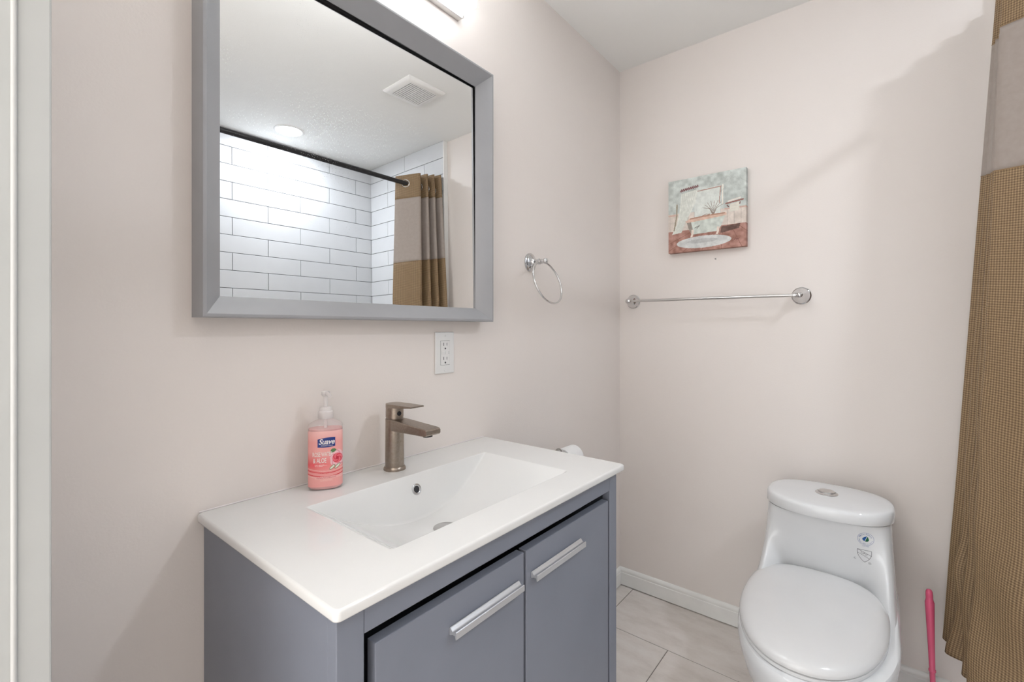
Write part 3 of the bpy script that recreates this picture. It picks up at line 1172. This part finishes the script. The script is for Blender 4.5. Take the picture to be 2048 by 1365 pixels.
poly([(0.235, 0.585), (0.30, 0.555), (0.76, 0.535), (0.77, 0.565), (0.70, 0.59), (0.26, 0.61)], (206, 176, 158), 10)   # tub rim
stroke([(0.30, 0.56), (0.50, 0.545), (0.74, 0.54)], 0.008, (168, 126, 106))
poly([(0.26, 0.61), (0.75, 0.575), (0.70, 0.70), (0.655, 0.765), (0.32, 0.775), (0.285, 0.70)], (196, 202, 194), 14)
poly([(0.255, 0.61), (0.31, 0.605), (0.335, 0.70), (0.33, 0.77), (0.29, 0.72)], (142, 134, 124), 14)
stroke([(0.36, 0.69), (0.42, 0.665), (0.39, 0.70)], 0.005, (124, 122, 116))
for x0 in (0.315, 0.645):
    poly([(x0, 0.71), (x0 + 0.035, 0.71), (x0 + 0.03, 0.76), (x0 + 0.015, 0.81), (x0 - 0.015, 0.81), (x0, 0.77)], (222, 208, 196), 6)
m = disc_mask(U, V, 0.47, 0.885, 1.0, 0.355, 0.080)                          # rug
pic[m] = np.array((200, 201, 199)) + ((N2 - 0.5) * 24)[m][:, None]
m = disc_mask(U, V, 0.46, 0.872, 1.0, 0.20, 0.03)
pic[m] = np.array((180, 181, 180)) + ((N2 - 0.5) * 18)[m][:, None]
stroke([(0.86, 0.905), (0.88, 0.885), (0.89, 0.905), (0.92, 0.89)], 0.004, (110, 70, 64))
pic += ((N3 - 0.5) * 12)[..., None]
pic = lin(np.clip(pic * 1.04 + 4, 0, 255))
PY0, PY1, PZ0, PZ1, PT = -0.2365, -0.5370, 1.4900, 1.7925, 0.027
cv_ = thing('canvas_picture', 'square canvas print of a clawfoot bathtub hanging above the towel bar', 'picture', (0, (PY0 + PY1) / 2, PZ0))
tilt = R(0.35)


def canvas_pt(u, v):
    y = PY0 + (PY1 - PY0) * u
    z = PZ1 - (PZ1 - PZ0) * v
    return Vector((-PT, y, z))


b = painted_grid(pic, canvas_pt)
lay = b.loops.layers.float_color['paint']
PNn = PN


def side(n_, fn, cfn):
    vs0 = [b.verts.new(fn(k / n_, 0)) for k in range(n_ + 1)]
    vs1 = [b.verts.new(fn(k / n_, 1)) for k in range(n_ + 1)]
    for k in range(n_):
        f = b.faces.new((vs0[k], vs0[k + 1], vs1[k + 1], vs1[k]))
        c = cfn(min(n_ - 1, k))
        for lp in f.loops:
            lp[lay] = (c[0], c[1], c[2], 1)


back = lambda p_, w: Vector((-PT * (1 - w) - 0.0015 * w, p_.y, p_.z))
side(PN, lambda t_, w: back(canvas_pt(1, t_), w), lambda k: pic[k, -2] * 0.92)
side(PN, lambda t_, w: back(canvas_pt(0, t_), w), lambda k: pic[k, 1] * 0.92)
side(PN, lambda t_, w: back(canvas_pt(t_, 1), w), lambda k: pic[-2, k] * 0.92)
side(PN, lambda t_, w: back(canvas_pt(t_, 0), w), lambda k: pic[1, k] * 0.92)
bmesh.ops.remove_doubles(b, verts=b.verts, dist=1e-6)
bmesh.ops.recalc_face_normals(b, faces=b.faces)
for f in b.faces:
    f.smooth = False
obj('canvas', b, M['paint'], cv_, keep=True)
b = box(-PT + 0.012, -0.0005, PY1 + 0.004, PY0 - 0.004, PZ0 + 0.004, PZ1 - 0.004)
obj('stretcher_frame', b, M['label_text'], cv_)

# ------------------------------------------------------------------ toilet
TY = -0.8085
to = thing('toilet', 'white one-piece toilet with closed seat against the right wall', 'toilet', (-0.35, TY, 0))


def zring(z, *a, **k):
    return [Vector((x, y, z)) for x, y in outline(*a, **k)]


NB = 112
RIM = 0.395
rings = []
for z, w, xw, lf, lb, nf, wing in (
        (0.0, 0.118, -0.30, 0.30, 0.255, 2.3, 0), (0.012, 0.120, -0.30, 0.302, 0.257, 2.3, 0), (0.05, 0.118, -0.31, 0.30, 0.27, 2.3, 0),
        (0.12, 0.122, -0.34, 0.30, 0.30, 2.3, 0), (0.19, 0.136, -0.38, 0.305, 0.35, 2.25, 0), (0.25, 0.153, -0.42, 0.315, 0.39, 2.2, 0),
        (0.30, 0.166, -0.455, 0.318, 0.425, 2.2, 0), (0.35, 0.1745, -0.475, 0.318, 0.445, 2.2, 0), (0.374, 0.177, -0.48, 0.318, 0.45, 2.2, 0),
        (RIM - 0.006, 0.177, -0.48, 0.316, 0.45, 2.2, 0), (RIM, 0.174, -0.48, 0.311, 0.449, 2.2, 0)):
    rings.append(zring(z, TY, w, xw, lf, lb, nf, 5.0, NB, wing))
# tank: the flanks sweep forward into the rim
for z, w, xw, lf, lb, nf, nb, wing in (
        (RIM + 0.004, 0.1715, -0.215, 0.046, 0.184, 4.0, 4.5, 0.254), (0.409, 0.1705, -0.215, 0.046, 0.184, 4.0, 4.5, 0.211),
        (0.426, 0.1695, -0.215, 0.048, 0.184, 3.8, 4.2, 0.159), (0.448, 0.1685, -0.212, 0.055, 0.181, 3.6, 4.0, 0.112),
        (0.474, 0.167, -0.208, 0.066, 0.176, 3.4, 3.6, 0.069), (0.505, 0.165, -0.206, 0.077, 0.172, 3.2, 3.2, 0.036),
        (0.545, 0.163, -0.204, 0.090, 0.167, 3.0, 2.9, 0.014), (0.585, 0.161, -0.202, 0.106, 0.157, 2.7, 2.6, 0.0),
        (0.6035, 0.1605, -0.20, 0.115, 0.148, 2.6, 2.5, 0.0)):
    rings.append(zring(z, TY, w, xw, lf, lb, nf, nb, NB, wing))
b = loft(rings)
tbody = obj('bowl_and_tank', b, M['porcelain'], to, 50)


def lidring(z, g):
    return zring(z + 0.008, TY - 0.001, 0.1675 - g, -0.197, 0.133 - g, 0.142 - g, 2.3, 2.7, NB)


b = loft([lidring(0.5990, 0.003), lidring(0.5994, 0.0012), lidring(0.601, 0.0), lidring(0.624, 0.0004), lidring(0.630, 0.0022), lidring(0.6335, 0.0058),
          lidring(0.6350, 0.010), lidring(0.6362, 0.020), lidring(0.6376, 0.05), lidring(0.639, 0.09)])
obj('tank_lid', b, M['porcelain'], to, 60)
b = lathe((-0.192, -0.8075, 0.6462), (0, 0, 1), [(0, 0.031), (0.002, 0.031), (0.0045, 0.028), (0.0055, 0.0235), (0.0045, 0.0228)], 40, caps=False)
fb_ = obj('flush_ring', b, M['chrome'], to, 35)
b = lathe((-0.192, -0.8075, 0.6462), (0, 0, 1), [(0.003, 0.0222), (0.008, 0.0222), (0.0092, 0.0208), (0.0085, 0.012), (0.0083, 0)], 40)
obj('flush_button', b, M['steel'], fb_, 35)


def seat_ring(z, g, sq=2.9):
    return zring(z + max(0, g - 0.02) * 0.06, TY + 0.0105, 0.1665 - g, -0.470, 0.305 - g, 0.208 - g * 0.8, 2.15, sq, NB)


b = loft([seat_ring(RIM + 0.001, 0.004), seat_ring(RIM + 0.002, 0.001), seat_ring(RIM + 0.009, 0.001), seat_ring(RIM + 0.010, 0.003)])
obj('seat', b, M['seat_plastic'], to, 50)
b = loft([seat_ring(RIM + 0.0125, 0.004), seat_ring(RIM + 0.013, 0.001), seat_ring(RIM + 0.017, 0.0), seat_ring(RIM + 0.022, 0.0012),
          seat_ring(RIM + 0.028, 0.006), seat_ring(RIM + 0.033, 0.0135), seat_ring(RIM + 0.0365, 0.024), seat_ring(RIM + 0.0390, 0.042),
          seat_ring(RIM + 0.0405, 0.066), seat_ring(RIM + 0.0415, 0.11)])
obj('seat_cover', b, M['seat_plastic'], to, 60)

# printed marks on the tank front, laid onto the surface
bvt = bmesh.new()
bvt.from_mesh(tbody.data)
tree = BVHTree.FromBMesh(bvt)
off_t = ROOT[to.name]


def on_tank(x, z, lift=0.0005):
    """x grows to the viewer's right (towards -y)"""
    o_ = Vector((-1.2, -x, z)) - off_t
    hit, nn, _, _ = tree.ray_cast(o_, Vector((1, 0, 0)))
    if hit is None:
        return Vector((-0.3, -x, z))
    if nn.x > 0:
        nn = -nn
    return hit + nn * lift + off_t


def mark(name, b, mat, x, z, label=None, lift=0.0005, par=None):
    if any(len(f.verts) > 4 for f in b.faces):
        bmesh.ops.triangulate(b, faces=[f for f in b.faces if len(f.verts) > 4])
    return obj(name, map_bm(b, lambda a, c: on_tank(x + a, z + c, lift)), mat, par or to, None, label)


def ring_bm(r0, r1, n=56, a0=0, a1=2 * PI):
    b = bmesh.new()
    full = abs(a1 - a0 - 2 * PI) < 1e-6
    A = [a0 + (a1 - a0) * k / n for k in range(n + (0 if full else 1))]
    i_ = [b.verts.new((r0 * math.cos(a), r0 * math.sin(a), 0)) for a in A]
    o_ = [b.verts.new((r1 * math.cos(a), r1 * math.sin(a), 0)) for a in A]
    for k in range(len(A) if full else len(A) - 1):
        q_ = (k + 1) % len(A)
        b.faces.new((i_[k], o_[k], o_[q_], i_[q_]))
    return b


def line_bm(pts, w):
    b = bmesh.new()
    for (x1, y1), (x2, y2) in zip(pts[:-1], pts[1:]):
        d_ = Vector((x2 - x1, y2 - y1))
        L = max(d_.length, 1e-9)
        nx, ny = -d_.y / L * w / 2, d_.x / L * w / 2
        ex, ey = d_.x / L * w * 0.4, d_.y / L * w * 0.4
        m_ = max(1, int(L / 0.006))
        row = []
        for k in range(m_ + 1):
            f_ = k / m_
            px, py = x1 - ex + (x2 - x1 + 2 * ex) * f_, y1 - ey + (y2 - y1 + 2 * ey) * f_
            row.append((b.verts.new((px - nx, py - ny, 0)), b.verts.new((px + nx, py + ny, 0))))
        for p_, q_ in zip(row[:-1], row[1:]):
            b.faces.new((p_[0], q_[0], q_[1], p_[1]))
    return b


def arc_text(body, r, size, a_mid, inside=False, gap=1.0):
    b = bmesh.new()
    n_ = len(body)
    step = size * 0.66 * gap / r
    for k, chh in enumerate(body):
        if chh == ' ':
            continue
        t_ = text_bm(chh, size)
        q_ = (k - (n_ - 1) / 2) * step
        a = a_mid - q_ if not inside else a_mid + q_
        rot = a - PI / 2 if not inside else a + PI / 2
        for vv in t_.verts:
            x_, y_ = vv.co.x, vv.co.y
            vv.co = (r * math.cos(a) + x_ * math.cos(rot) - y_ * math.sin(rot), r * math.sin(a) + x_ * math.sin(rot) + y_ * math.cos(rot), 0)
        join(b, t_)
    return b


WX, WZ = 0.9095, 0.5650          # water saving seal (x here is -y)
sl = mark('water_seal', ring_bm(0.0186, 0.0192), M['ink_blue'], WX, WZ, 'round blue water saving seal')
mark('seal_lettering', arc_text('WaterSense', 0.0148, 0.0062, PI / 2, False, 0.9), M['ink_blue'], WX, WZ, par=sl)
mark('seal_lettering', arc_text('Meets EPA Criteria', 0.0152, 0.0042, -PI / 2, True, 0.85), M['ink_blue'], WX, WZ, par=sl)


def drop(side_):
    b = bmesh.new()
    pts = []
    for k in range(25):
        a = -PI / 2 + 2 * PI * k / 24
        r_ = 0.0068
        x_, y_ = r_ * math.cos(a), r_ * math.sin(a)
        if y_ > 0:
            y_ = y_ * 1.9
            x_ *= max(0, 1 - (y_ / 0.0133) ** 1.5) if y_ < 0.0133 else 0
        if side_ < 0 and x_ < -0.0004 or side_ > 0 and x_ > 0.0008:
            pts.append((x_, y_))
    pts = sorted(pts, key=lambda p_: p_[1])
    pts = [(x_ * 1.15, y_ * 0.95) for x_, y_ in pts]
    cx_ = -0.0004 if side_ < 0 else 0.0008
    pts = [(cx_, pts[0][1] - 0.0004)] + pts + [(cx_, pts[-1][1] + 0.0006)]
    ca_, sa_ = math.cos(R(-20)), math.sin(R(-20))
    b.faces.new([b.verts.new((p_[0] * ca_ - p_[1] * sa_, p_[0] * sa_ + p_[1] * ca_, 0)) for p_ in pts])
    return b


mark('water_drop', drop(-1), M['drop_blue'], WX, WZ - 0.001, 'blue half of the drop', par=sl)
mark('water_drop', drop(1), M['drop_green'], WX, WZ - 0.001, 'green half of the drop', par=sl)
mark('seal_lettering', text_bm('CERTIFIED', 0.0032, 0, 1.1), M['ink_blue'], WX, WZ - 0.0225, par=sl)
UX, UZ = 0.9065, 0.5125
pts = [(-0.0165, 0.0175), (0.0165, 0.0175), (0.0165, 0.0075)]
pts += [(0.0165 * (1 - q_ ** 1.7) ** 0.85, 0.0075 - 0.0275 * q_) for q_ in (0.17, 0.33, 0.5, 0.66, 0.8, 0.91)] + [(0, -0.0200)]
pts += [(-x_, y_) for x_, y_ in pts[-2:2:-1]] + [(-0.0165, 0.0075), (-0.0165, 0.0175)]
sh = mark('plumbing_code_shield', line_bm(pts, 0.0009), M['ink'], UX, UZ, 'shield outline marked UPC')
b = line_bm([(-0.0165, 0.0175), (0.0163, 0.003)], 0.0009)
join(b, line_bm([(-0.0166, 0.0070), (0.0118, -0.0066)], 0.0009))
mark('shield_band', b, M['ink'], UX, UZ, par=sh)
t_ = text_bm('UPC', 0.0078, 0, 1.25)
rot = -math.atan2(0.0145, 0.0328)
for vv in t_.verts:
    x_, y_ = vv.co.x, vv.co.y
    vv.co = (x_ * math.cos(rot) - y_ * math.sin(rot) - 0.0005, x_ * math.sin(rot) + y_ * math.cos(rot) + 0.0054, 0)
mark('shield_lettering', t_, M['ink'], UX, UZ, par=sh)
mark('shield_lettering', text_bm('C', 0.0078), M['ink'], UX - 0.0225, UZ - 0.0135, par=sh)
b = ring_bm(0.0029, 0.0034, 24)
join(b, text_bm('R', 0.0044))
mark('shield_lettering', b, M['ink'], UX + 0.0125, UZ - 0.0195, par=sh)
bvt.free()

# ------------------------------------------------------------------ toilet paper behind the sink
tp_ = thing('toilet_paper_holder', 'gray metal holder of the paper roll behind the sink', 'holder', (-0.622, 0, 0.70))
b = lathe((-0.622, 0, 0.700), (0, -1, 0), [(0, 0.020), (0.004, 0.020), (0.007, 0.016), (0.010, 0.007)], 28)
join(b, tube([(-0.622, -0.008, 0.700), (-0.622, -0.045, 0.702), (-0.622, -0.062, 0.712), (-0.622, -0.070, 0.735)], 0.006, 12))
join(b, lathe((-0.622, -0.072, 0.732), (0, 0, 1), [(0, 0.0), (0.002, 0.006), (0.006, 0.0105), (0.0125, 0.0125), (0.019, 0.0105), (0.0235, 0.006), (0.025, 0)], 24))
obj('wall_post', b, M['nickel'], tp_, 40)
b = lathe((-0.630, -0.073, 0.7180), (1, 0, 0), [(0, 0.004), (0.003, 0.009), (0.020, 0.0095), (0.022, 0.006), (0.118, 0.006), (0.122, 0.009), (0.126, 0.009)], 24)
obj('roll_bar', b, M['nickel'], tp_, 40)
b = lathe((-0.600, -0.073, 0.7100), (1, 0, 0), [(0, 0.020), (0, 0.0390), (0.001, 0.040), (0.079, 0.040), (0.08, 0.0390), (0.08, 0.020), (0, 0.020)], 48, caps=False)
rl = obj('toilet_paper_roll', b, M['paper'], None, 40)
rl['label'] = 'white toilet paper roll on the holder behind the sink'
rl['category'] = 'toilet paper'

# ------------------------------------------------------------------ brush with pink handle
HX, HY = -0.150, -1.0555
br = thing('toilet_brush', 'slim pink plastic brush handle standing between toilet and shower curtain', 'brush', (HX, HY, 0))
hp = [(0.11, 0.0065), (0.17, 0.0066), (0.172, 0.0085), (0.177, 0.0085), (0.179, 0.0068), (0.25, 0.0080), (0.33, 0.0098), (0.362, 0.0108), (0.372, 0.0108),
      (0.378, 0.0092), (0.383, 0.0084), (0.395, 0.0084), (0.403, 0.0078), (0.408, 0.0055), (0.410, 0.001)]
lean = Vector((0.0, 0.030, 1)).normalized()
b0 = Vector((HX, HY - 0.010, 0))
b = lathe(b0, lean, hp, 20)
obj('handle', b, M['pink'], br, 50)
b = lathe(b0, lean, [(0.012, 0.018), (0.02, 0.034), (0.05, 0.038), (0.09, 0.034), (0.11, 0.014), (0.118, 0.0065)], 24)
obj('brush_head', b, M['label_white'], br, 50)
b = lathe(b0, (0, 0, 1), [(0.001, 0.040), (0.004, 0.043), (0.05, 0.047), (0.075, 0.045), (0.073, 0.042), (0.008, 0.039)], 28, caps=True)
obj('brush_cup', b, M['pink'], br, 50)

# ------------------------------------------------------------------ shower rod and curtain
RY, RZ = -1.25, 2.0335
rod = thing('shower_rod', 'black shower curtain rod across the tiled shower', 'rod', (-0.8, RY, RZ))
b = tube([(XS + 0.004, RY, RZ), (XE - 0.02, RY, RZ)], 0.0125, 24)
obj('rod_tube', b, M['black'], rod, 60)
b = lathe((XE - 0.0125, RY, RZ), (-1, 0, 0), [(0, 0.030), (0.006, 0.030), (0.010, 0.026), (0.018, 0.016)], 28)
obj('rod_flange', b, M['chrome'], rod, 40)
b = lathe((XS, RY, RZ), (1, 0, 0), [(0, 0.030), (0.006, 0.030), (0.010, 0.026), (0.018, 0.016)], 28)
obj('rod_flange', b, M['chrome'], rod, 40)

cu_ = thing('shower_curtain', 'bronze waffle shower curtain bunched at the end of the black rod', 'curtain', (-0.18, RY, 0.17))
# plan path at rod height, wall end first: (x, y offset from the rod, outward weight)
path = [(-0.045, -0.035), (-0.055, 0.040), (-0.066, 0.050), (-0.078, 0.030), (-0.088, -0.042), (-0.098, -0.045), (-0.108, 0.035),
        (-0.118, 0.052), (-0.128, 0.036), (-0.138, -0.042), (-0.149, -0.046), (-0.158, 0.034), (-0.168, 0.052), (-0.180, 0.040),
        (-0.190, -0.030), (-0.200, -0.040), (-0.212, 0.030), (-0.222, 0.054), (-0.238, 0.058), (-0.262, 0.030), (-0.290, -0.005),
        (-0.312, -0.035), (-0.322, -0.052)]


def catmull(P, m):
    out = []
    n_ = len(P)
    for i in range(n_ - 1):
        p0, p1, p2, p3 = P[max(0, i - 1)], P[i], P[i + 1], P[min(n_ - 1, i + 2)]
        for k in range(m):
            t_ = k / m
            out.append(tuple(0.5 * (2 * p1[d] + (p2[d] - p0[d]) * t_ + (2 * p0[d] - 5 * p1[d] + 4 * p2[d] - p3[d]) * t_ ** 2 +
                                    (3 * p1[d] - p0[d] - 3 * p2[d] + p3[d]) * t_ ** 3) for d in range(2)))
    out.append(P[-1])
    return out


PP = catmull(path, 9)
arc = [0.0]
for p_, q_ in zip(PP[:-1], PP[1:]):
    arc.append(arc[-1] + math.hypot(p_[0] - q_[0], p_[1] - q_[1]))


def curtain_pt(i, z):
    x, dy = PP[i]
    s = arc[i] / arc[-1]
    near = min(1, max(0, (-x - 0.04) / 0.28))            # 0 at the wall, 1 at the free edge
    drop_ = 2.06 - z
    x2 = x * (1 + 0.10 * near * min(1, drop_ / 0.7)) - 0.012 * near * drop_
    amp = 1.0 if dy > 0 else 1 + 0.15 * drop_
    ax = -x
    if ax < 0.12:
        fl = 0.0607 - (ax - 0.055) / 0.065 * 0.0107
    else:
        fl = max(0.036, 0.050 - (ax - 0.12) / 0.09 * 0.010)
    flare = fl * (drop_ - 0.03)
    w = max(0, drop_ - 0.7)
    edge = min(1.0, max(0.0, (s - 0.10) / 0.2))
    wob = edge * (0.003 * w * math.sin(54 * x + z * 9.0) + 0.003 * w * math.sin(z * 21 + s * 31))
    fold = math.exp(-((s - 0.30) / 0.09) ** 2)
    wob += fold * (0.014 * math.exp(-((z - 0.44) / 0.06) ** 2) + 0.010 * math.exp(-((z - 0.17) / 0.10) ** 2))
    wob2 = 0.006 * w * math.sin(z * 13 + s * 17)
    return Vector((min(x2 + wob2, -0.034), RY + dy * amp + flare + wob, z + 0.055 * (1 - near) + 0.02 * (1 - near) * max(0, 1 - z / 0.6)))


def curtain_panel(name, z0, z1, mat, nz):
    b = bmesh.new()
    uvl = b.loops.layers.uv.new('UVMap')
    zz = [z0 + (z1 - z0) * k / nz for k in range(nz + 1)]
    vs = [[b.verts.new(curtain_pt(i, z)) for i in range(len(PP))] for z in zz]
    for k in range(nz):
        for i in range(len(PP) - 1):
            f = b.faces.new((vs[k][i], vs[k][i + 1], vs[k + 1][i + 1], vs[k + 1][i]))
            for lp, (ii, kk) in zip(f.loops, ((i, k), (i + 1, k), (i + 1, k + 1), (i, k + 1))):
                lp[uvl].uv = (arc[ii] * 1.15, zz[kk])
            f.smooth = True
    o = obj(name, b, mat, cu_, None, keep=True)
    md = o.modifiers.new('thickness', 'SOLIDIFY')
    md.thickness = 0.0015
    md.offset = 0
    return o


ZT, ZB1, ZB2, ZL = 2.078, 1.940, 1.565, 0.175
curtain_panel('header_band', ZB1, ZT, M['waffle'], 10)
curtain_panel('satin_panel', ZB2, ZB1, M['satin'], 24)
curtain_panel('waffle_panel', ZL, ZB2, M['waffle'], 90)
for z in (ZB1, ZB2):                          # seams between the fabrics
    b = tube([curtain_pt(i, z) for i in range(0, len(PP))], 0.0016, 6)
    obj('seam', b, M['bronze'] if False else M['waffle'], cu_, 60)
for i in range(1, len(PP)):
    a, c = PP[i - 1][1], PP[i][1]
    if a * c < 0:                             # the rod threads a grommet at every crossing
        p_ = curtain_pt(i, RZ)
        tg = (curtain_pt(i, RZ) - curtain_pt(i - 1, RZ))
        tg.z = 0
        tg.normalize()
        pl = [Vector((p_.x, RY, RZ)) + (tg * math.cos(2 * PI * k / 32) + Vector((0, 0, 1)) * math.sin(2 * PI * k / 32)) * 0.0205 for k in range(32)]
        b = tube(pl, 0.0034, 8, True)
        obj('grommet', b, M['chrome'], cu_, 60)

# ------------------------------------------------------------------ recessed shower lamp, exhaust vent
lc = Vector((-0.7205, -1.7732, H))
rl_ = thing('recessed_light', 'round white recessed ceiling light over the shower', 'light', lc)
b = lathe(lc, (0, 0, -1), [(0, 0.082), (0.003, 0.081), (0.006, 0.076), (0.0065, 0.068), (0.004, 0.064), (0.001, 0.0635)], 48, caps=False)
obj('trim_ring', b, M['vent'], rl_, 40)
b = lathe(lc, (0, 0, -1), [(0.0005, 0.0638), (0.0035, 0.0625), (0.0045, 0.045), (0.005, 0.0)], 48)
obj('lens', b, M['lens'], rl_, 40)
ex0, ex1, ey0, ey1 = -0.6265, -0.406, -0.9785, -0.771
xv = thing('exhaust_vent', 'square white exhaust fan grille on the ceiling', 'vent', ((ex0 + ex1) / 2, (ey0 + ey1) / 2, H))
mgn = 0.030


def vring(i, d):
    return [Vector((ex0 + i, ey0 + i, H - d)), Vector((ex1 - i, ey0 + i, H - d)), Vector((ex1 - i, ey1 - i, H - d)), Vector((ex0 + i, ey1 - i, H - d))]


b = loft([vring(0, 0), vring(0, 0.004), vring(0.003, 0.008), vring(0.012, 0.014), (vring(mgn, 0.016)), vring(mgn, 0.009)], caps=False)
obj('grille_frame', b, M['vent'], xv, 30)
b = bmesh.new()
b.faces.new([b.verts.new(p_ + Vector((0, 0, 0))) for p_ in vring(mgn - 0.002, 0.0105)])
obj('grille_shade_sheet', b, M['dark'], xv)  # black sheet, shade behind the slats is put into its colour
ns = 14
span = ex1 - ex0 - 2 * mgn
for k in range(ns + 1):
    xx = ex0 + mgn + span * (k + 0.0) / ns
    w_ = span / ns * 0.66
    x0, x1 = max(ex0 + mgn, xx - w_ / 2), min(ex1 - mgn, xx + w_ / 2)
    b = box(x0, x1, ey0 + mgn, ey1 - mgn, H - 0.0155, H - 0.0125, 0.0006, 1)
    obj('slat', b, M['vent'], xv)
